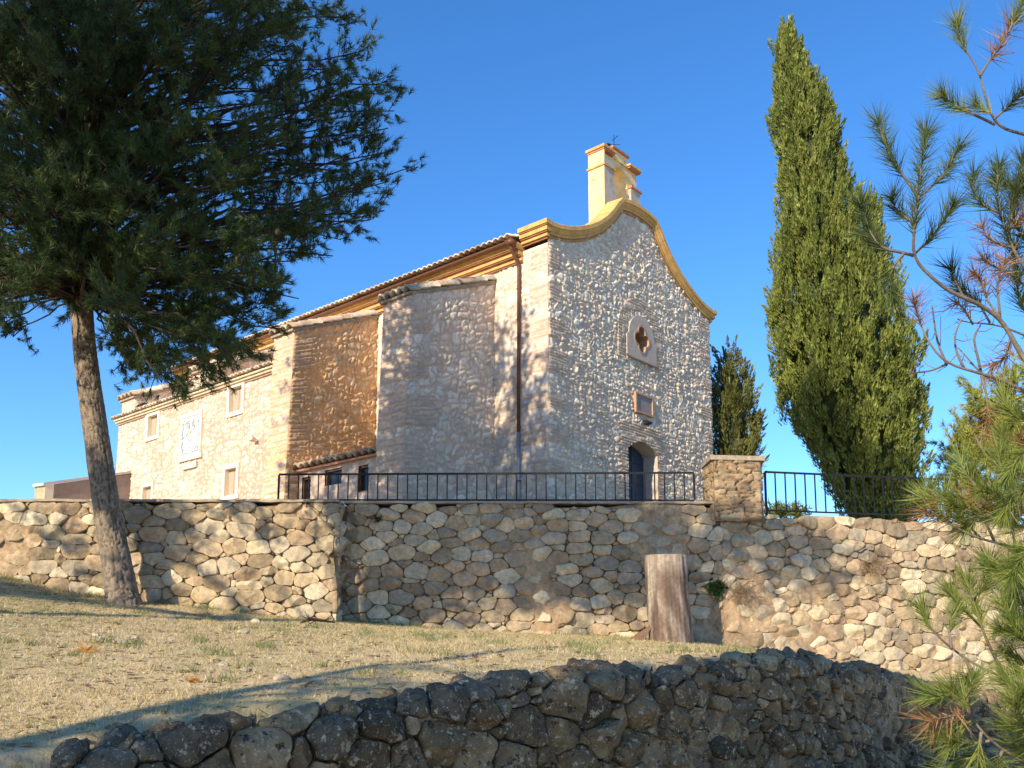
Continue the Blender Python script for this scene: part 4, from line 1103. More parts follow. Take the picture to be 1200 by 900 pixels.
# -- the big pine at the left
rng = np.random.RandomState(5)
def tz(px, py, Y=16.6): return at(px, py, Y)
tp = [np.array([at(147, 706, 16.6)[0], 16.6, float(ground_z(np.array([-6.8]), np.array([16.6]))[0]) - 0.15])] + [tz(*q) for q in [(143, 690), (131, 630), (121, 570), (113, 510), (104, 450), (98, 400), (95, 350), (95, 300), (100, 200), (112, 80), (118, -20), (120, -100)]] + [tz(120, -175)]
tr = [.25, .235, .215, .20, .192, .184, .176, .168, .16, .14, .115, .085, .06, .03]
crown_poly = [(-270, 20), (-150, -80), (0, -150), (110, -190), (230, -140), (330, -75), (395, 0), (438, 50), (474, 100), (484, 150), (474, 200), (450, 250), (412, 300), (345, 335), (330, 385), (280, 425), (205, 458), (155, 440), (118, 385), (60, 355), (-20, 375), (-270, 365)]
cl = []
tries = 0
while len(cl) < 500 and tries < 90000:
    tries += 1
    px = rng.uniform(-270, 475); py = rng.uniform(-300, 460)
    if not in_poly(px, py, crown_poly): continue
    ex = (px - 105) / 370.0; ey = max(0.0, (-py) / 330.0)
    w = 3.6 * math.sqrt(max(0.05, 1 - min(1, ex * ex))) * (1 - .8 * ey)
    Y = 16.4 + rng.uniform(-w, w)
    c = at(px, py, Y)
    if rng.rand() < .55 * float(sst(230, 380, px)): continue
    md = .50 if py > -60 and px > -60 else .8
    if all(np.linalg.norm(c - q[0]) > md for q in cl):
        cl.append((c, rng.uniform(.45, .72)))
for k in range(26):                                     # boughs hanging in front of the upper trunk
    cl.append((at(rng.uniform(40, 170), rng.uniform(20, 325), rng.uniform(14.3, 15.7)), .6))
for q in [(455, 150, 16.0), (440, 215, 15.5), (425, 60, 16.5), (400, 20, 15.6), (462, 130, 16.8), (330, 385, 15.6), (290, 415, 16.0), (240, 430, 15.2), (190, 430, 15.6), (-5, 385, 15.5), (15, 395, 16), (275, 400, 15), (310, 380, 16.3), (215, 400, 16), (390, 300, 15.4), (160, 420, 15.5), (250, 390, 16.5), (350, 350, 16)]:
    cl.append((at(*q), .6))
pine('pine_tree', 'tall dark green pine with a bare leaning trunk in front of the stone terrace wall', tp, tr, cl, 21, K=26, nl=0.15, nw=0.0125, twigs=8, tpt=6, cones=16, lw=.0055, sides=72, trunk_rows=520, low=at(95, 345, 16.6)[2])

# -- pines standing left of and behind the camera, whose shade falls across the walls
def ok_clump(q):
    """these trees stand outside the photograph"""
    if q[1] < 0.5: return True
    px = 600 + 1111 * q[0] / q[1]; py = 770 - 1111 * (q[2] - EYE) / q[1]
    m = 1300 / q[1]
    return px < -m or py < -m
def cast(p, t): return np.asarray(p, float) + SUN * t
rng = np.random.RandomState(9)
def gz1(x, y): return float(ground_z(np.array([float(x)]), np.array([float(y)]))[0])
cumL = np.concatenate([[0], np.cumsum(np.linalg.norm(np.diff(LOWPATH, axis=0), axis=1))])
clA = []; clB = []; clC = []
for s_ in np.arange(0.6, cumL[-1], 0.72):
    x = np.interp(s_, cumL, LOWPATH[:, 0]); y = np.interp(s_, cumL, LOWPATH[:, 1]); z1 = np.interp(s_, cumL, LOWTOP)
    for zz in ((z1 - 1.25, z1 - 1.5, z1 - 1.8) if s_ < 5 else (z1 - .95, z1 - 1.3, z1 - 1.65)):
        for t in (13.0, 16.0, 19.5):
            q = cast((x, y, zz), t + rng.uniform(-1, 1)) + rng.normal(size=3) * .12
            ok_clump(q) and (clB if s_ > 6 else clA).append((q, .62))
# dappled shade: crown of the left pine, church corner, terrace wall, cypress foot
def shade(dst, tgt, rad, n, t0, t1, rc=.7):
    for k in range(n):
        d = unit(rng.normal(size=3)) * rng.rand() ** .5 * np.asarray(rad)
        q = cast(np.asarray(tgt) + d, rng.uniform(t0, t1))
        if ok_clump(q): dst.append((q, rc))
shade(clC, (-4.6, 16.3, 9.8), (3.8, 2.0, 3.6), 150, 9, 15, .85)
shade(clC, (-0.4, 18, 3.9), (2.9, .1, .8), 56, 14, 19, .7)
shade(clC, (2.4, 18, 3.4), (2.1, .1, 1.2), 60, 17, 21, .7)
shade(clC, (-2.0, 18, 2.9), (.9, .1, .5), 5, 15, 19, .6)
shade(clC, (5.8, 18.3, 3.6), (1.0, .1, .6), 9, 18, 22, .7)
shade(clC, (-7.5, 17.4, 4.2), (2.6, .1, .35), 10, 9, 13, .6)
shade(clC, (7.2, 22.4, 6.9), (.95, .4, 1.8), 130, 24, 28, .8)
shade(clC, (8.9, 22.4, 5.6), (1.3, .4, .8), 50, 24, 28, .8)
shade(clC, (-9.6, 15.6, 2.9), (1.5, .9, .2), 22, 10, 14, .7)
def trunk_line(x, y, top, lean=(0, 0), n=8):
    z0 = gz1(x, y) - .15; t = np.linspace(0, 1, n)
    return np.stack([x + lean[0] * t + .12 * np.sin(t * 5), y + lean[1] * t + .10 * np.cos(t * 4) - .1, z0 + (top - z0) * t], 1)
kw = dict(K=9, nl=0.24, nw=0.040, twigs=8, tpt=5, sides=14, trunk_rows=40, lw=.0035)
GRP = 'shade pines behind the photographer'
pine('pine_tree', 'broad pine left of the dry grass with its crown out of view', trunk_line(-11.3, 5.4, 19.5, (1.0, .6)), np.linspace(.30, .05, 8), clC, 31, **kw)
pine('pine_tree', 'low spreading pine behind the photographer on the left', trunk_line(-8.4, -1.4, 12.5, (.5, -1.5)), np.linspace(.15, .03, 8), clA, 32, low=3.4, **kw)
pine('pine_tree', 'low spreading pine right behind the photographer', trunk_line(-5.2, -4.6, 13.0, (-.6, .8)), np.linspace(.15, .03, 8), clB, 33, low=3.4, **kw)

# -- cypresses: dense flame-shaped crowns of small upright sprays
def cypress(name, label, table, Y, seed, nflake, c0, c1, size=0.17, depth=1.0, zbase=4.6, rib=1.0, nuts=0, plume=.35):
    rng = np.random.RandomState(seed)
    zz = []; xc = []; hw = []
    for (py, l, r) in table:
        a = at(l, py, Y); b = at(r, py, Y); zz.append(a[2]); xc.append((a[0] + b[0]) / 2); hw.append((b[0] - a[0]) / 2)
    zz = np.array(zz)[::-1]; xc = np.array(xc)[::-1]; hw = np.array(hw)[::-1]
    rt = root(name, label, 'cypress tree', (xc[0], Y, zbase - .1))
    g = Geo(); zz_t = np.linspace(zbase - .1, zz[0] + (zz[-1] - zz[0]) * .8, 14)
    g.tube(np.stack([np.interp(zz_t, zz, xc), np.full(14, Y), zz_t], 1), np.linspace(.20, .03, 14) * (1 + hw.max() * .12), 9, (.16, .12, .09)); g.build('trunk', M['bark'], rt, True)
    def R(z, ph, sc=1.0):
        w = np.interp(z, zz, hw)
        n1 = fbm(np.cos(ph) * 2.6 + 7 + z * .10, np.sin(ph) * 2.6 + z * .55, seed, 3) - .5
        n2 = fbm(ph * 4.5 * rib, z * 0.9, seed + 4, 3) - .5
        return w * sc * (.88 + .50 * n1 + .42 * n2) + .12 * n2
    npl = nflake // 80
    z = rng.uniform(zz[0] - .1, zz[-1], npl * 4); keep = rng.rand(len(z)) < (np.interp(z, zz, hw) / hw.max() * .85 + .15); z = z[keep][:npl]
    ph = rng.uniform(0, 2 * np.pi, len(z)); r = R(z, ph) * rng.uniform(.72, 1.0, len(z))
    o0 = np.stack([np.cos(ph), np.sin(ph), 0 * ph], 1)
    B0 = np.stack([np.interp(z, zz, xc) + r * o0[:, 0], Y + depth * r * o0[:, 1], z], 1)
    pd = unit(np.array([0, 0, 1.0]) + o0 * rng.uniform(.0, plume, (len(z), 1)) + rng.normal(size=(len(z), 3)) * .16)
    pl = rng.uniform(2.2, 5.0, len(z)) * size
    kk = 0.6 * rng.rand(len(z)) + .4 * fbm(ph * 3, z * .8, seed + 8, 3)
    idx = np.repeat(np.arange(len(z)), 80); n_ = len(idx)
    f = rng.rand(n_); wd_ = size * .95 * (1.05 - f) ** .7
    P = B0[idx] + pd[idx] * (f * pl[idx])[:, None] + unit(rng.normal(size=(n_, 3))) * (wd_ * rng.rand(n_) ** .5)[:, None]
    out = unit(P - B0[idx] + o0[idx] * .3)
    d = unit(pd[idx] + out * .55 + rng.normal(size=(n_, 3)) * .30)
    side_ = unit(np.cross(d, rng.normal(size=(n_, 3))))
    L = size * .75 * rng.uniform(.5, 1.4, (n_, 1)); wd = L * rng.uniform(.10, .19, (n_, 1))
    V = np.stack([P - d * L * .3, P + side_ * wd, P + d * L * .7, P - side_ * wd], 1).reshape(-1, 3)
    F = np.arange(n_ * 4).reshape(-1, 4)
    k = np.clip(kk[idx] + rng.uniform(-.2, .2, n_), 0, 1)[:, None]
    c = (np.array(c0) * (1 - k) + np.array(c1) * k) * rng.uniform(.75, 1.25, (n_, 1))
    out = o0[idx]
    # inner mass, ragged, behind the sprays
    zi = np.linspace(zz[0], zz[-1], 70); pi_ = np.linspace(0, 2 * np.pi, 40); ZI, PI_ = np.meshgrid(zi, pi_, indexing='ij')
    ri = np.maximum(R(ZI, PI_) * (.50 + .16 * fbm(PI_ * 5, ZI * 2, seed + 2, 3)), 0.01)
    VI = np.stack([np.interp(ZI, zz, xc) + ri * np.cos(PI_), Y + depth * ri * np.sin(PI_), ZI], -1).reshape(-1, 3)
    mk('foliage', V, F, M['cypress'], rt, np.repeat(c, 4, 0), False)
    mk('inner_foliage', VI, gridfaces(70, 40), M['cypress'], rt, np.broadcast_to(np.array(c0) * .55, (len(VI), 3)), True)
    if nuts:
        i = rng.choice(len(P), nuts, replace=False); q = P[i] + out[i] * .05; n = len(q)
        o = np.array([(1, 0, 0), (0, 1, 0), (-1, 0, 0), (0, -1, 0), (0, 0, 1), (0, 0, -1)], float) * .026
        V = (q[:, None] + o[None]).reshape(-1, 3)
        f = np.array([(0, 1, 4), (1, 2, 4), (2, 3, 4), (3, 0, 4), (1, 0, 5), (2, 1, 5), (3, 2, 5), (0, 3, 5)])
        F = (f[None] + (np.arange(n) * 6)[:, None, None]).reshape(-1, 3)
        kind(mk('cypress_nuts', V, F, M['cypress'], rt, np.broadcast_to(np.array([.42, .34, .22]), (len(V), 3)), True), 'stuff')
    return rt
cypress('cypress_tree', 'tall leaning green cypress behind the right railing', [(44, 917, 923), (70, 908, 941), (100, 906, 956), (150, 904, 974), (190, 907, 986), (228, 910, 992), (252, 909, 1010), (272, 907, 1034), (310, 899, 1044), (370, 887, 1062), (430, 898, 1078), (480, 915, 1084), (530, 944, 1083), (570, 968, 1083), (615, 1000, 1078), (640, 1020, 1066)], 24, 41, 230000, (.07, .10, .02), (.28, .31, .065), size=.15, nuts=900, plume=.24)
cypress('juniper_tree', 'small dark cypress standing behind the right corner of the church', [(422, 850, 858), (436, 842, 868), (458, 834, 880), (485, 830, 887), (510, 828, 889), (540, 828, 890), (600, 830, 886), (640, 834, 880)], 34.5, 43, 30000, (.075, .09, .025), (.24, .24, .07), size=.20, zbase=4.4, rib=1.6, plume=.9)

# -- sunlit pine beyond the terrace at the right
rng = np.random.RandomState(14); clD = []
poly = [(1098, 640), (1096, 545), (1112, 500), (1135, 470), (1160, 448), (1200, 432), (1280, 420), (1380, 470), (1400, 640)]
while len(clD) < 130:
    px = rng.uniform(1090, 1400); py = rng.uniform(420, 640)
    if in_poly(px, py, poly): clD.append((at(px, py, 27 + rng.uniform(-2.2, 2.2)), .75))
b0 = at(1240, 640, 27)
pine('pine_tree', 'bushy yellow-green sunlit pine beyond the right end of the terrace', [(b0[0], 27, 3.9), (b0[0] + .1, 27, 6), (b0[0] - .1, 27.1, 8), (b0[0], 27, 10)], [.2, .17, .12, .04], clD, 51, K=18, nl=.22, nw=.022, twigs=9, tpt=6, lw=.006, c0=(.22, .26, .045), c1=(.42, .42, .09), low=4.4, sides=12, trunk_rows=30)

# -- the young pine close to the camera at the right: its branches reach into view
TX0, TY0 = 3.75, 4.5
NP = root('pine_tree', 'young pine close by on the right with long loose needles and brown dead tips', 'pine tree', (TX0, TY0, gz1(TX0, TY0) - .05))
g = Geo(); zz_ = np.linspace(gz1(TX0, TY0) - .1, 6.6, 26); rng = np.random.RandomState(3)
g.tube(np.stack([TX0 + .10 * np.sin(zz_ * 1.3), TY0 + .08 * np.cos(zz_ * 1.7), zz_], 1), np.linspace(.11, .02, 26), 12, (.20, .16, .12)); g.build('trunk', M['bark'], NP, True)
def tpos(z): return np.array([TX0 + .10 * math.sin(z * 1.3), TY0 + .08 * math.cos(z * 1.7), z])
BR = [  # (depth, from trunk?, points, needle kind 0 live painted as shaded 1 live painted as sunlit 2 dead, where the needles start)
 (3.3, 1, [(1212, 160), (1185, 154), (1168, 149), (1155, 117), (1149, 88), (1138, 66), (1125, 51), (1120, 20)], 1, .80),
 (3.3, 0, [(1149, 88), (1160, 70), (1173, 53), (1182, 38), (1189, 16)], 2, .45), (3.25, 0, [(1182, 38), (1190, 20), (1200, -6)], 1, .3),
 (3.3, 0, [(1166, 146), (1145, 136), (1120, 125), (1101, 108)], 1, .45), (3.35, 0, [(1165, 140), (1182, 124), (1195, 112), (1204, 104)], 0, .3), (3.28, 0, [(1160, 132), (1150, 128), (1142, 122)], 1, .2),
 (3.2, 1, [(1215, 440), (1200, 421), (1173, 373), (1140, 352), (1118, 345), (1104, 336), (1085, 318), (1069, 304), (1071, 270), (1075, 240), (1079, 200), (1086, 150)], 0, .66),
 (3.15, 0, [(1075, 229), (1060, 208), (1045, 187), (1036, 165), (1028, 140)], 0, .30), (3.2, 0, [(1075, 232), (1090, 220), (1104, 208), (1115, 190), (1125, 168)], 0, .35), (3.2, 0, [(1072, 262), (1058, 252), (1048, 244), (1044, 228)], 0, .3),
 (3.1, 0, [(1069, 299), (1049, 294), (1029, 291), (1017, 265), (1006, 232)], 0, .40), (3.12, 0, [(1029, 291), (1018, 280), (1012, 270)], 0, .2), (3.2, 0, [(1069, 300), (1085, 285), (1105, 262), (1120, 236)], 0, .4), (3.1, 0, [(1060, 296), (1048, 310), (1040, 330), (1046, 350)], 0, .45),
 (3.3, 1, [(1215, 330), (1190, 300), (1172, 250), (1168, 215), (1172, 190)], 0, .30), (3.25, 0, [(1172, 250), (1150, 240), (1138, 222), (1142, 200)], 0, .25), (3.3, 0, [(1178, 275), (1190, 240), (1196, 210), (1200, 180)], 0, .3), (3.3, 0, [(1180, 270), (1192, 262), (1204, 250)], 2, .2),
 (3.3, 0, [(1185, 290), (1160, 282), (1148, 262)], 2, .3), (3.28, 0, [(1172, 372), (1168, 330), (1180, 300)], 2, .45), (3.28, 0, [(1172, 372), (1155, 350), (1150, 325), (1138, 318)], 2, .5), (3.2, 0, [(1130, 350), (1120, 330), (1112, 312)], 0, .5),
 (3.35, 1, [(1215, 470), (1190, 452), (1163, 442), (1130, 432), (1109, 427), (1090, 405), (1075, 373), (1070, 345)], 2, .86), (3.3, 0, [(1109, 427), (1098, 400), (1095, 380), (1092, 355)], 9, 1), (3.3, 0, [(1130, 432), (1120, 412), (1118, 392), (1128, 372)], 9, 1), (3.3, 0, [(1109, 427), (1090, 435), (1062, 438)], 9, 1), (3.3, 0, [(1150, 438), (1145, 415), (1140, 395), (1150, 380)], 9, 1),
 (3.4, 1, [(1215, 462), (1180, 455), (1150, 440), (1135, 420), (1120, 405)], 9, 1), (3.4, 1, [(1216, 400), (1190, 388), (1160, 378), (1135, 380), (1118, 372)], 9, 1), (3.3, 0, [(1150, 440), (1158, 470), (1156, 500), (1162, 515)], 2, .55),
 (3.0, 1, [(1218, 570), (1195, 560), (1170, 552), (1152, 530), (1140, 505)], 9, 1), (2.95, 0, [(1180, 556), (1172, 545), (1170, 530)], 1, .3), (2.95, 1, [(1218, 610), (1190, 590), (1165, 578), (1145, 572)], 1, .35), (3.0, 0, [(1190, 590), (1180, 560), (1178, 545)], 1, .4), (3.0, 1, [(1218, 540), (1205, 520), (1190, 510)], 2, .2),
 (3.1, 1, [(1222, 652), (1190, 642), (1160, 634), (1140, 629), (1110, 612), (1080, 596)], 2, .80), (3.1, 0, [(1140, 629), (1120, 600), (1105, 575)], 1, .35), (3.1, 0, [(1165, 634), (1150, 600), (1140, 570), (1136, 548)], 1, .40), (3.1, 0, [(1190, 640), (1185, 612), (1190, 590)], 2, .4), (3.12, 0, [(1115, 614), (1098, 600), (1088, 582), (1092, 566)], 1, .3), (3.15, 0, [(1150, 632), (1130, 610), (1122, 590)], 2, .5),
 (3.1, 1, [(1222, 812), (1180, 796), (1140, 778), (1115, 760), (1093, 741), (1082, 722), (1078, 705)], 1, .85), (3.05, 0, [(1180, 796), (1165, 770), (1150, 735), (1140, 700), (1130, 672)], 1, .55), (3.05, 0, [(1150, 735), (1135, 720), (1120, 705), (1112, 690)], 1, .4), (3.05, 0, [(1140, 700), (1152, 690), (1162, 672), (1158, 655)], 1, .4), (3.0, 0, [(1115, 760), (1112, 735), (1118, 715)], 1, .5), (3.05, 0, [(1165, 770), (1180, 740), (1185, 715), (1180, 690)], 1, .5), (3.0, 0, [(1130, 770), (1140, 790), (1130, 800)], 0, .5),
 (3.35, 1, [(1216, 300), (1195, 275), (1186, 245), (1190, 215)], 0, .15), (3.4, 1, [(1216, 350), (1196, 330), (1180, 318), (1160, 312), (1148, 300)], 2, .35), (3.4, 0, [(1196, 330), (1188, 310), (1190, 285)], 0, .2), (3.35, 1, [(1216, 380), (1198, 362), (1190, 340), (1194, 318)], 0, .3), (3.3, 0, [(1185, 392), (1178, 420), (1160, 430)], 2, .3), (3.3, 1, [(1216, 260), (1204, 235), (1200, 205)], 0, .2), (3.3, 1, [(1216, 235), (1200, 222), (1180, 218), (1162, 208)], 0, .2), (3.35, 0, [(1160, 378), (1150, 360), (1138, 345), (1124, 338)], 0, .4), (3.35, 0, [(1140, 380), (1130, 362), (1118, 352)], 2, .4),
 (3.0, 1, [(1218, 560), (1196, 545), (1178, 528), (1172, 505)], 1, .2), (3.0, 1, [(1218, 500), (1196, 492), (1180, 478), (1172, 460)], 1, .3), (3.0, 1, [(1218, 600), (1194, 606), (1172, 600), (1150, 592), (1128, 585)], 2, .3), (3.0, 1, [(1218, 620), (1196, 618), (1170, 610), (1158, 590)], 1, .2), (3.05, 1, [(1220, 660), (1196, 668), (1172, 672), (1152, 660)], 1, .3), (3.0, 0, [(1170, 610), (1150, 606), (1132, 596), (1112, 592)], 1, .3),
 (2.95, 1, [(1222, 735), (1196, 740), (1180, 745), (1165, 735)], 1, .3), (2.95, 1, [(1222, 790), (1200, 776), (1186, 770), (1176, 760)], 1, .3), (2.9, 1, [(1222, 700), (1205, 690), (1186, 680), (1178, 660)], 1, .25),
 (2.95, 1, [(1220, 520), (1200, 528), (1184, 548), (1176, 570)], 1, .15), (2.95, 1, [(1220, 585), (1204, 578), (1190, 572), (1180, 590), (1172, 612)], 1, .2), (3.0, 0, [(1128, 585), (1110, 580), (1092, 590), (1078, 582)], 1, .2), (3.0, 0, [(1145, 572), (1132, 556), (1124, 538)], 1, .3), (3.0, 0, [(1150, 592), (1140, 612), (1128, 622)], 1, .3),
 (2.9, 1, [(1222, 745), (1204, 730), (1190, 716), (1178, 700)], 1, .2), (2.9, 1, [(1222, 760), (1200, 752), (1184, 728), (1176, 706)], 1, .2), (2.9, 1, [(1222, 800), (1208, 792), (1196, 796), (1184, 782)], 1, .2), (2.85, 1, [(1222, 830), (1204, 816), (1186, 806), (1172, 792)], 1, .25), (2.8, 1, [(1225, 870), (1210, 872), (1196, 858), (1180, 846)], 1, .2), (2.8, 1, [(1225, 895), (1206, 884), (1190, 868)], 1, .2), (2.75, 0, [(1140, 845), (1124, 852), (1108, 858), (1098, 862)], 1, .2), (2.75, 0, [(1125, 820), (1108, 812), (1094, 818), (1084, 812)], 1, .2), (2.75, 0, [(1150, 885), (1134, 890), (1120, 898), (1108, 904)], 1, .2), (2.8, 1, [(1222, 640), (1206, 644), (1192, 660), (1184, 680)], 1, .2),
 (2.9, 1, [(1222, 720), (1200, 710), (1188, 690), (1196, 660)], 1, .2), (2.9, 1, [(1222, 770), (1206, 750), (1195, 735)], 1, .2), (2.9, 1, [(1222, 680), (1204, 668), (1192, 640)], 1, .2),
 (2.8, 1, [(1225, 905), (1185, 885), (1160, 868), (1140, 845), (1136, 835), (1125, 820), (1112, 800)], 1, .80), (2.8, 0, [(1137, 838), (1118, 838), (1100, 842), (1085, 845)], 2, .35), (2.75, 0, [(1160, 868), (1140, 872), (1122, 868), (1112, 872)], 1, .35), (2.75, 0, [(1150, 858), (1146, 885), (1150, 902)], 1, .4), (2.8, 0, [(1137, 838), (1132, 815), (1142, 795)], 1, .4), (2.7, 1, [(1225, 880), (1205, 860), (1190, 835), (1186, 815)], 1, .25), (2.7, 1, [(1225, 850), (1205, 832), (1198, 805)], 1, .25), (2.75, 0, [(1175, 880), (1168, 895), (1172, 915)], 1, .2), (2.8, 1, [(1225, 905), (1208, 892), (1195, 880)], 1, .2),
]
NODES = [np.array([2.62 + .18 * math.sin(k * 2.3), 3.72 + .25 * math.cos(k * 1.9), zk]) for k, zk in enumerate((.75, 1.15, 1.6, 2.05, 2.5, 2.95, 3.4, 3.9, 4.5))]
def inview(q):
    return 600 + 1111 * q[0] / max(q[1], .1) < 1225
g = Geo(); PT = {0: ([], []), 1: ([], []), 2: ([], [])}; BCOL = (.19, .155, .125)
for (dep, fromtrunk, pts, kd, st) in BR:
    n = len(pts); dd = dep + np.cumsum(rng.normal(size=n) * .035)
    p = np.array([at(a, b, y) for (a, b), y in zip(pts, dd)])
    if fromtrunk:
        nd = min(NODES, key=lambda q: abs(q[2] - p[0][2] + .12)); p = np.concatenate([bez(nd, p[0], .12 * rng.normal(), 6, rng)[:5], p])
    seg = np.linalg.norm(np.diff(p, axis=0), axis=1); cum = np.concatenate([[0], np.cumsum(seg)])
    tt = np.linspace(0, cum[-1], max(8, int(cum[-1] / .03))); w = min(.05, cum[-1] / 8)
    q = sum(np.stack([np.interp(np.clip(tt + o, 0, cum[-1]), cum, p[:, k]) for k in range(3)], 1) for o in np.linspace(-w, w, 5)) / 5
    q[0] = p[0]
    r0 = .004 + .0055 * cum[-1]
    g.tube(q, np.linspace(min(r0, .016), .0022, len(q)), 6, BCOL)
    if kd == 9:                                        # bare twig with thin dead side shoots
        for i in range(2, len(q) - 1, 2):
            d = unit(rng.normal(size=3) + np.array([0, 0, .3])); l = rng.uniform(.05, .13)
            g.tube([q[i], q[i] + d * l * .5, q[i] + d * l + np.array([0, 0, .02])], [.0022, .0016, .001], 3, (.30, .17, .15), False)
        continue
    Lc = cum[-1]; vis = sum(np.linalg.norm(np.diff(p[5:] if fromtrunk else p, axis=0), axis=1)); s0 = Lc - vis * (1 - st)
    for s_ in np.arange(s0, Lc + .001, .022):
        i = min(len(q) - 2, int(np.searchsorted(tt, s_))); d = unit(q[min(i + 2, len(q) - 1)] - q[max(0, i - 2)])
        PT[kd][0].append(np.array([np.interp(s_, tt, q[:, k]) for k in range(3)])); PT[kd][1].append(d)
    PT[kd][0].append(q[-1]); PT[kd][1].append(unit(q[-1] - q[-3])); PT[kd][0].append(q[-1]); PT[kd][1].append(unit(q[-1] - q[-3]))
for nd in NODES:                                       # main limbs, and side shoots that stay out of the picture
    g.tube(bez(tpos(max(.45, nd[2] - .45)), nd, .08, 9, rng), np.linspace(.034, .015, 9), 8, BCOL)
    base_ = tpos(max(.45, nd[2] - .45))
    for k in range(30):
        a = base_ + (nd - base_) * rng.uniform(.15, 1.0) if k < 18 else tpos(nd[2] + rng.uniform(-.3, .5))
        d = unit(rng.normal(size=3) + np.array([.35, 0, .45])); l = rng.uniform(.35, .95); q = bez(a, a + d * l, -.12, 9, rng)
        if any(inview(w_ + np.array([-.12, 0, 0])) for w_ in q): continue
        g.tube(q, np.linspace(.009, .0025, 9), 5, BCOL)
        for w_, w2 in zip(q[3:], q[2:-1]):
            for _ in range(2):
                kd = 1 if rng.rand() < .6 else 0; PT[kd][0].append(w_ + rng.normal(size=3) * .015); PT[kd][1].append(unit(w_ - w2))
g.build('branches', M['bark'], NP, True)
for kd, nm, K, c0, c1, sp in ((0, 'needles', 19, (.05, .085, .03), (.10, .13, .04), (.35, .95)), (1, 'needles', 19, (.13, .18, .035), (.24, .27, .06), (.3, .9)), (2, 'dead_needles', 13, (.26, .12, .045), (.38, .22, .10), (.4, 1.5))):  # live needles get a shaded and a sunlit green, light put into the colour
    V, F, Cc = needles(np.array(PT[kd][0]), np.array(PT[kd][1]), K, .105, .0034, 60 + kd, c0, c1, sp, .03)
    mk(nm, V, F, M['leaf'], NP, Cc, False)
# ------------------------------------------------------------------ railings
def railing(name, label, p0, p1, z0, z1, n, post=(0, -1)):
    p0 = np.array(p0, float); p1 = np.array(p1, float)
    rt = root(name, label, 'railing', tuple((*((p0 + p1) / 2)[:2], min(z0))))
    d = unit(p1 - p0); s_ = np.array([-d[1], d[0], 0])
    P0 = np.array([*p0[:2], 0]); P1 = np.array([*p1[:2], 0])
    def bar(a, b, w, h):
        g = Geo(); o = s_ * w / 2; u = np.array([0, 0, h / 2])
        g.box([a - o - u, a + o - u, b + o - u, b - o - u, a - o + u, a + o + u, b + o + u, b - o + u]); return g
    e = lambda t, z: P0 * (1 - t) + P1 * t + np.array([0, 0, z[0] * (1 - t) + z[1] * t])
    bar(e(0, z1), e(1, z1), .04, .035).build('top_rail', M['iron'], rt)
    bar(e(0, z0), e(1, z0), .035, .03).build('bottom_rail', M['iron'], rt)
    for k in range(n):
        t = k / (n - 1); b = e(t, z0); c = e(t, z1); w = .011 if 0 < k < n - 1 else .018
        if k % 9 == 0: b = b - np.array([0, 0, .14])
        g = Geo(); x = d * w; y = s_ * w; c = c - np.array([0, 0, .0175]); 
        if k % 9: b = b + np.array([0, 0, .015])
        g.box([b - x - y, b + x - y, b + x + y, b - x + y, c - x - y, c + x - y, c + x + y, c - x + y]); g.build('baluster', M['iron'], rt)
a, b = at(326, 587, 18.2), at(814, 587, 18.25)
railing('iron_railing', 'low black iron railing along the terrace edge in front of the church', (a[0], 18.2, 0), (b[0], 18.25, 0), (4.66, 4.66), (at(326, 556, 18.2)[2], at(814, 554, 18.25)[2]), 43)
a, b = at(898, 598, 18.35), at(1124, 606, 19.25)
railing('iron_railing', 'thin iron railing on the wall between the pillar and the cypress', (a[0], 18.35, 0), (b[0], 19.25, 0), (a[2], b[2]), (at(898, 553, 18.35)[2], at(1124, 562.5, 19.25)[2]), 21)

# ------------------------------------------------------------------ low outbuilding at the far left
q0 = at(54, 569, 33); q1 = at(170, 553, 36); q2 = at(41, 570.5, 34.2)
OB = root('outbuilding', 'low tan flat-roofed outbuilding at the far left behind the terrace wall', 'outbuilding', (q0[0], 33, 4.6))
pw = []
def f_plain(c, seed, st=False):
    def f(s, t, P):
        if st: return f_church(seed, .35, .28, .03, (.50, .33, .18), (.52, .38, .24))(s, t, P)
        return .02 * (fbm(s * 2, t * 2, seed, 4) - .5), np.array(c) * (.85 + .3 * fbm(s * 3, t * 3, seed + 1, 4))[..., None], None
    return f
def fx(p, z): return np.array([p[0], p[1], z])
pw.append(patch(fx(q0, 4.5), fx(q1, 4.5), q1, q0, .06, f_plain((.30, .23, .19), 81)))
pw.append(patch(fx(q2, 4.5), fx(q0, 4.5), q0, q2, .05, f_plain((.5, .35, .2), 82, True)))
q3 = q1 + (q2 - q0)
pw.append(patch(q2, q0, q1, q3, .1, f_plain((.45, .38, .30), 83)))
V, F, Cc = joinp(pw); mk('wall', V, F, M['church_stone'], OB, Cc)
g = Geo(); up_ = np.array([0, 0, .10]); ex = unit(q0 - q1) * .06
g.box([q2 + ex - [0, .06, 0], q0 + ex - [0, .08, 0], q1 - [0, .08, 0], q3, q2 + ex - [0, .06, 0] + up_, q0 + ex - [0, .08, 0] + up_, q1 - [0, .08, 0] + up_, q3 + up_]); g.build('coping', M['plaster'], OB)
g = Geo(); w_ = unit(q1 - q0) * .30
a = fx(q0, 4.5) - [0, .05, 0]; b = q0 - [0, .05, 0]
g.box([a, a + w_, a + w_ + [0, .04, 0], a + [0, .04, 0], b, b + w_, b + w_ + [0, .04, 0], b + [0, .04, 0]]); g.build('corner_strip', M['white'], OB)

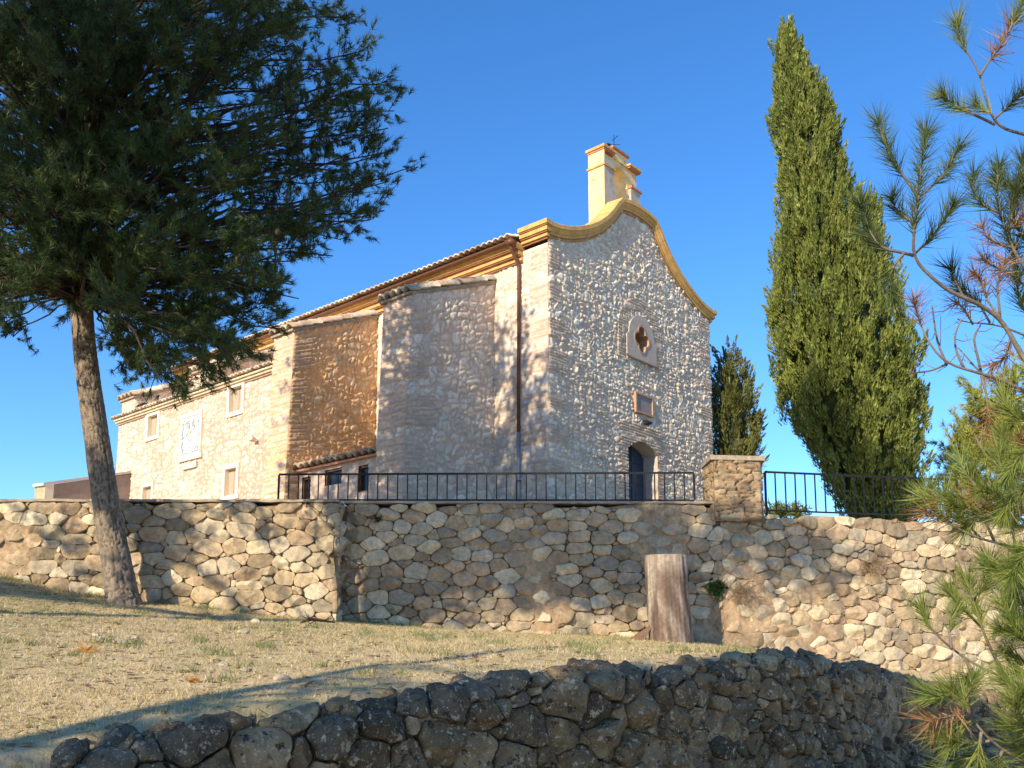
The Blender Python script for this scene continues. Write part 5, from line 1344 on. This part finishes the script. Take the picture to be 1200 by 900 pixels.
# ------------------------------------------------------------------ tree stump
rng = np.random.RandomState(8)
sx, sy = at(785, 748, 16.8)[0], 16.8; sz = gz1(sx, sy) - .12
ST = root('tree_stump', 'thick sawn-off grey tree stump standing against the terrace wall', 'tree stump', (sx, sy, sz))
n = 72; m = 60; ang_ = np.linspace(0, 2 * np.pi, n + 1); t = np.linspace(0, 1, m); Hs = at(785, 651, 16.8)[2] - sz
A2, T2 = np.meshgrid(ang_, t)
ca, sa_ = np.cos(A2), np.sin(A2)
nz = fbm(ca * 2.5 + 5, sa_ * 2.5 + T2 * 1.2, 3, 4) - .5; gr = fbm(ca * 14 + 9, sa_ * 14 + T2 * 1.5, 5, 3) - .5
rr = .375 + .02 * np.exp(-T2 / .10) * (1 + .8 * np.sin(A2 * 4 + 1)) + .012 * (1 - T2) + .05 * nz + .035 * gr
lean = np.stack([-.05 * T2 + .03 * (1 - T2) ** 2, 0 * T2, 0 * T2], -1)
Vs = np.stack([rr * ca, rr * sa_, T2 * Hs + .02 * np.sin(A2) * T2], -1) + lean + np.array([sx, sy, sz])
k = sst(.35, .65, fbm(ca * 2 + T2 * 2.2, sa_ * 2 + T2 * 1.6, 12, 4))[..., None]; up2 = sst(.72, .98, T2)[..., None]
cs = np.array([.33, .275, .22]) * (1 - k) + np.array([.15, .105, .08]) * k; cs = cs * (1 - up2 * .75) + np.array([.46, .37, .29]) * up2 * .75
cs = cs * (.72 + .56 * sst(.3, .7, gr + .5))[..., None]
mk('bark_side', Vs.reshape(-1, 3), gridfaces(m, n + 1), M['bark'], ST, cs.reshape(-1, 3))
rads = np.linspace(0, 1, 26); top = Vs[-1]; cen = top.mean(0)
Vt = cen + (top - cen)[None] * rads[:, None, None]; Vt[..., 2] += .014 * (1 - rads[:, None] ** 6) + .006 * (fbm(Vt[..., 0] * 12, Vt[..., 1] * 12, 4, 3) - .5)
ring = .85 + .25 * np.sin(rads * 60)[:, None] * np.ones(n + 1); ct = np.array([.55, .45, .34]) * ring[..., None]
mk('sawn_top', Vt.reshape(-1, 3), gridfaces(26, n + 1)[:, ::-1], M['bark'], ST, ct.reshape(-1, 3))
g = Geo()
for (a, l) in ():
    d = np.array([math.cos(a), math.sin(a), 0]); p = [np.array([sx, sy, sz + .30]) + d * .30, np.array([sx, sy, sz + .14]) + d * .45, np.array([sx, sy, sz + .03]) + d * (.45 + l)]
    g = Geo(); g.tube(p, [.09, .06, .02], 8, (.26, .17, .11)); g.build('root', M['bark'], ST, True)
# bark slab leaning at the stump's left side
g = Geo(); q = at(765, 748, 16.65); q[2] = gz1(q[0], q[1])
V = []
for i, tt_ in enumerate(np.linspace(0, 1, 6)):
    w = .03 + .09 * (1 - tt_); b = q + np.array([-.30 * (1 - tt_), 0.05 * tt_, .02 + .26 * tt_])
    V += [b + [-w, -.02, -.03], b + [w, -.05, 0], b + [w, .0, .03], b + [-w, .02, 0]]
F = [(i * 4 + k, i * 4 + (k + 1) % 4, i * 4 + 4 + (k + 1) % 4, i * 4 + 4 + k) for i in range(5) for k in range(4)] + [(3, 2, 1, 0), (20, 21, 22, 23)]
g.add(V, F, np.array([.17, .10, .065])); tag(g.build('bark_slab', M['bark'], None), 'reddish slab of bark leaning against the foot of the stump', 'bark')

# ------------------------------------------------------------------ plants on and by the walls
def tuft_plant(name, label, cat, q, n, length, c0, c1, seed, down=False, width=.014, wide=1.0, base=.06, group=None):
    rng = np.random.RandomState(seed); q = np.asarray(q, float)
    rt = root(name, label, cat, tuple(q), group)
    d = unit(rng.normal(size=(n, 3)) * np.array([wide, .6, .7]) + np.array([0, -.55, -.35 if down else .6]))
    b = q + rng.normal(size=(n, 3)) * base * np.array([1, .4, .6])
    L = length * rng.uniform(.5, 1.1, (n, 1)); g = Geo()
    g2 = Geo()
    for i in range(0, n, max(1, n // 14)): g2.tube([q, b[i] + d[i] * L[i] * .5, b[i] + d[i] * L[i] * .95], [.006, .004, .002], 4, (.2, .14, .08), False)
    g2.build('stems', M['bark'], rt, True)
    V, F, Cc = needles(b + d * L * .55, d, 9, length * .42, width, seed, c0, c1, (.3, 1.4), length * .5)
    mk('leaves', V, F, M['leaf'], rt, Cc, False)
    return rt
tuft_plant('wall_plant', 'dark green leafy plant growing out of the terrace wall beside the stump', 'plant', at(838, 690, 17.93), 90, .20, (.02, .055, .018), (.045, .10, .03), 91, False, .03, 1.1, .09)
tuft_plant('dry_weed', 'tangle of dry brown stems hanging on the wall right of the green plant', 'dried plant', at(868, 690, 17.93), 60, .42, (.22, .14, .09), (.32, .22, .14), 92, True, .006, .8, .12)
tuft_plant('dry_weed', 'faded dry weed hanging high on the wall below the right railing', 'dried plant', at(1020, 662, 18.6), 70, .5, (.22, .15, .09), (.34, .25, .16), 93, True, .007, .9, .14)
tuft_plant('wall_plant', 'small green weed rooted just below the railing on the terrace wall', 'plant', at(443, 610, 17.9), 16, .16, (.03, .06, .02), (.06, .11, .035), 94, False, .02, .5, .03)
for i, (px, py, sz_) in enumerate([(912, 594, .30), (935, 594, .26)]):
    tuft_plant('shrub', ['small yellow-green shrub showing behind the railing next to the pillar', 'second small yellow-green shrub behind the railing, nearer the cypress'][i], 'shrub', at(px, py + 8, 20.5), 60, sz_ * 1.3, (.12, .15, .03), (.22, .24, .06), 95 + i, False, .03, 1.6, .13)

# ------------------------------------------------------------------ grass, litter, stones
rng = np.random.RandomState(77)
def blades(n, x0, x1, y0, y1, hmin, hmax, wd, pal, seed, dens=None):
    rng = np.random.RandomState(seed)
    X = rng.uniform(x0, x1, n); Y = rng.uniform(y0, y1, n)
    d = polydist(X, Y, EXT); ok = ((d > .28 + .5 * rng.rand(n)) | ((X < -2.9) & (d > .1))) & (Y < wally(X) - .06)
    if dens is not None: ok &= rng.rand(n) < dens(X, Y)
    X = X[ok]; Y = Y[ok]; Z = ground_z(X, Y) - .004; n = len(X)
    h = rng.uniform(hmin, hmax, n); a = rng.uniform(0, 2 * np.pi, n); ln = rng.uniform(.3, 1.3, n)
    b = np.stack([X, Y, Z], 1); s_ = np.stack([np.cos(a), np.sin(a), 0 * a], 1) * (wd * rng.uniform(.6, 1.3, n))[:, None]
    dr = rng.uniform(0, 2 * np.pi, n); tip = b + np.stack([np.cos(dr) * h * ln, np.sin(dr) * h * ln, h], 1)
    V = np.stack([b - s_ / 2, b + s_ / 2, tip], 1).reshape(-1, 3)
    gg = sst(.42, .62, fbm(X * .7, Y * .7, 21, 4)); pick = rng.rand(n)
    c = np.where((pick < .15 + .5 * gg)[:, None], np.array(pal[1]), np.array(pal[0])) * rng.uniform(.7, 1.25, (n, 1))
    return V, np.arange(n * 3).reshape(-1, 3), np.repeat(c, 3, 0)
p1 = blades(130000, -9.5, 4.5, 6, 17.9, .012, .05, .008, ((.66, .53, .30), (.40, .38, .15)), 1)
p2 = blades(12000, -5, -2, 4.6, 7, .015, .06, .006, ((.62, .50, .28), (.34, .34, .13)), 2)
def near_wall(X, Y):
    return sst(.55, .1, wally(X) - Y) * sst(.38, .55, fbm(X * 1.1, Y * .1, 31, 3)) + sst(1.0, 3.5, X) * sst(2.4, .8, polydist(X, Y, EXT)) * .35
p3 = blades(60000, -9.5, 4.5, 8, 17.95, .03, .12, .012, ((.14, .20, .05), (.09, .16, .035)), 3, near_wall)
# taller grey-green tufts, in clumps
rg = np.random.RandomState(12); nc = 420; TX = rg.uniform(-9, 4.2, nc); TY = rg.uniform(6.5, 17.7, nc); ok = (fbm(TX * .6, TY * .6, 51, 3) > .47) | (wally(TX) - TY < .5); TX = TX[ok]; TY = TY[ok]
ok = (polydist(TX, TY, EXT) > .8) & (wally(TX) - TY > .08); TX = TX[ok]; TY = TY[ok]
ii = np.repeat(np.arange(len(TX)), 46); n = len(ii); sz_ = rg.uniform(.5, 1.3, len(TX))[ii]
X = TX[ii] + rg.normal(size=n) * .06 * sz_; Y = TY[ii] + rg.normal(size=n) * .06 * sz_; Y = np.minimum(Y, wally(X) - .05); Z = ground_z(X, Y); b = np.stack([X, Y, Z], 1); hh = rg.uniform(.03, .11, n) * sz_; a = rg.uniform(0, 6.28, n)
sd = np.stack([np.cos(a), np.sin(a), 0 * a], 1) * .0045; tip = b + np.stack([rg.normal(size=n) * hh * .6, rg.normal(size=n) * hh * .6, hh], 1)
cc_ = np.array([(.30, .30, .13), (.20, .24, .09), (.58, .47, .27)])[rg.randint(0, 3, len(TX))][ii] * rg.uniform(.7, 1.25, (n, 1))
p4 = (np.stack([b - sd, b + sd, tip], 1).reshape(-1, 3), np.arange(n * 3).reshape(-1, 3), np.repeat(cc_, 3, 0))
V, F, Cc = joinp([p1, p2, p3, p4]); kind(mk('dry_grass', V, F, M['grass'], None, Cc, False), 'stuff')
# needle litter and chips
n = 20000; X = rng.uniform(-9.5, 4.6, n); Y = rng.uniform(4.6, 17.9, n); dd = polydist(X, Y, EXT); ok = ((dd > .05)) & (Y < wally(X) - .05); X = X[ok]; Y = Y[ok]; n = len(X)
Z = ground_z(X, Y) + .006; a = rng.uniform(0, np.pi, n); l = rng.uniform(.02, .06, n); w = np.where(rng.rand(n) < .8, .006, .022)
dx = np.stack([np.cos(a) * l, np.sin(a) * l, rng.uniform(-.25, .3, n) * l], 1); dy = np.stack([-np.sin(a) * w, np.cos(a) * w, 0 * a], 1); b = np.stack([X, Y, Z], 1)
V = np.stack([b - dx - dy, b + dx - dy, b + dx + dy, b - dx + dy], 1).reshape(-1, 3)
c = np.array([(.46, .31, .16), (.55, .40, .22), (.66, .58, .45), (.32, .21, .12)])[rng.randint(0, 4, n)] * rng.uniform(.7, 1.2, (n, 1))
kind(mk('pine_litter', V, np.arange(n * 4).reshape(-1, 4), M['grass'], None, np.repeat(c, 4, 0), False), 'stuff')
def rock(seed, r, sq=(1, .8, .55), sub=3):
    bm = bmesh.new(); bmesh.ops.create_icosphere(bm, subdivisions=sub, radius=1.0)
    P = np.array([v.co[:] for v in bm.verts]); F = [tuple(v.index for v in f.verts) for f in bm.faces]; bm.free()
    rg = np.random.RandomState(seed)
    for k in range(9):
        n_ = unit(rg.normal(size=3)); dcut = rg.uniform(.55, .85); e_ = P @ n_ - dcut; P = P - np.maximum(e_, 0)[:, None] * n_ * .85
    P = P * (1 + .16 * (fbm(P[:, 0] * 2 + seed, P[:, 1] * 2 + P[:, 2], seed, 3) - .5))[:, None]
    return P * np.array(sq) * r, F
ng = 420; V = []; F = []; Cc = []; nn_ = 0
base = [rock(300 + k, 1, sub=1) for k in range(6)]
X = rng.uniform(-8.5, 4, ng); Y = rng.uniform(5.2, 17.5, ng); dd = polydist(X, Y, EXT); ok = (dd > .2) & (Y < wally(X) - .1); X = X[ok]; Y = Y[ok]; Z = ground_z(X, Y)
for i in range(len(X)):
    P, f = base[i % 6]; s_ = rng.uniform(.008, .03) * (1 + (rng.rand() < .06)); V.append(P * s_ + [X[i], Y[i], Z[i] + s_ * .15]); F += [tuple(j + nn_ for j in q) for q in f]; nn_ += len(P)
    Cc.append(np.broadcast_to(np.array([.52, .45, .35]) * rng.uniform(.6, 1.2), (len(P), 3)))
kind(mk('gravel', np.concatenate(V), F, M['rubble'], None, np.concatenate(Cc), True), 'stuff')
# rubble fallen below the low wall
rg = np.random.RandomState(61); V = []; F = []; Cc = []; nn_ = 0; base2 = [rock(700 + k, 1, (1, .85, .7), 2) for k in range(8)]
for i in range(260):
    s_ = rg.uniform(4.2, cumL[-1]); x = np.interp(s_, cumL, LOWPATH[:, 0]); y = np.interp(s_, cumL, LOWPATH[:, 1]); o = abs(rg.normal()) * .8 + .05
    x += .72 * o; y -= .69 * o; r = rg.uniform(.05, .16); P, f = base2[i % 8]; a = rg.uniform(0, 6.28); ca_, sa2 = math.cos(a), math.sin(a)
    P = np.stack([P[:, 0] * ca_ - P[:, 1] * sa2, P[:, 0] * sa2 + P[:, 1] * ca_, P[:, 2]], 1) * r + [x, y, gz1(x, y) + r * .25 + .25 * max(0, .5 - o)]
    V.append(P); F += [tuple(j + nn_ for j in q) for q in f]; nn_ += len(P); Cc.append(np.broadcast_to(PAL_L[i % 6] * rg.uniform(.7, 1.2), (len(P), 3)))
kind(mk('fallen_rubble', np.concatenate(V), F, M['lichen_stone'], None, np.concatenate(Cc), True), 'stuff')
LS = [(139, 781, 9.5, .10, 'flat pale stone lying on the dry grass toward the left'), (513, 757, 13, .09, 'small pale stone on the dry grass nearest the middle of the terrace wall'), (285, 757, 11.5, .09, 'round pale stone on the grass between the pine trunk and the low wall'), (262, 792, 8.2, .05, 'grey stone lying on bare earth just behind the low boulder wall'),
      (330, 800, 7.4, .07, 'rough embedded stone on the earth edge above the low boulder wall'), (526, 795, 8.0, .06, 'small brownish stone at the dirt edge above the foreground wall'), (160, 833, 5.9, .05, 'pale pebble beside the long shadow at lower left'), (300, 726, 15, .10, 'pale flat stone lying in the shadow streak near the terrace wall')]
for k, (px, py, Y, r, lb) in enumerate(LS):
    q = at(px, py, Y); q[2] = gz1(q[0], Y)
    P, f = rock(500 + k, r); P = P + [q[0], Y, q[2] + r * .15]
    tag(mk('loose_stone', P, f, M['rubble'], None, np.broadcast_to(np.array([.48, .41, .31]) * (.8 + .05 * k), (len(P), 3)), True), lb, 'stone')
# fallen twig, orange dry fronds
q = at(372, 722, 15.2); q[2] = gz1(q[0], 15.2)
g = Geo(); rg = np.random.RandomState(2)
g.tube([q + [-.28, 0, .03], q + [-.1, .02, .09], q + [.06, 0, .07], q + [.3, -.04, .03]], [.012, .03, .026, .008], 6, (.03, .022, .018))
for k in range(12): d = unit(rg.normal(size=3) * [1, .6, .3] + [0, 0, .4]); o = q + [rg.uniform(-.15, .15), 0, .07]; g.tube([o, o + d * .08, o + d * .17], [.010, .007, .003], 4, (.035, .025, .02), False)
tag(g.build('fallen_twig', M['bark'], None, True), 'blackened fallen twig on the grass below the corner of the terrace wall', 'twig')
for k, (px, py, Y, lb) in enumerate([(100, 790, 8.6, 'orange dead pine sprig lying on the dry grass at left'), (226, 812, 7.3, 'orange dead sprig lying near the low wall edge')]):
    q = at(px, py, Y); q[2] = gz1(q[0], Y) + .02
    dd_ = unit(np.array([[1, .2, .15], [.8, -.3, .2], [-.6, .1, .3], [.9, .5, .1], [-.9, -.2, .2]])); 
    V, F, Cc = needles(np.repeat(q[None], 5, 0), dd_, 26, .16 if k == 0 else .08, .006, 97 + k, (.42, .20, .05), (.62, .34, .10), (.1, .6), .05)
    tag(mk('dead_sprig', V, F, M['leaf'], None, Cc, False), lb, 'dead sprig')
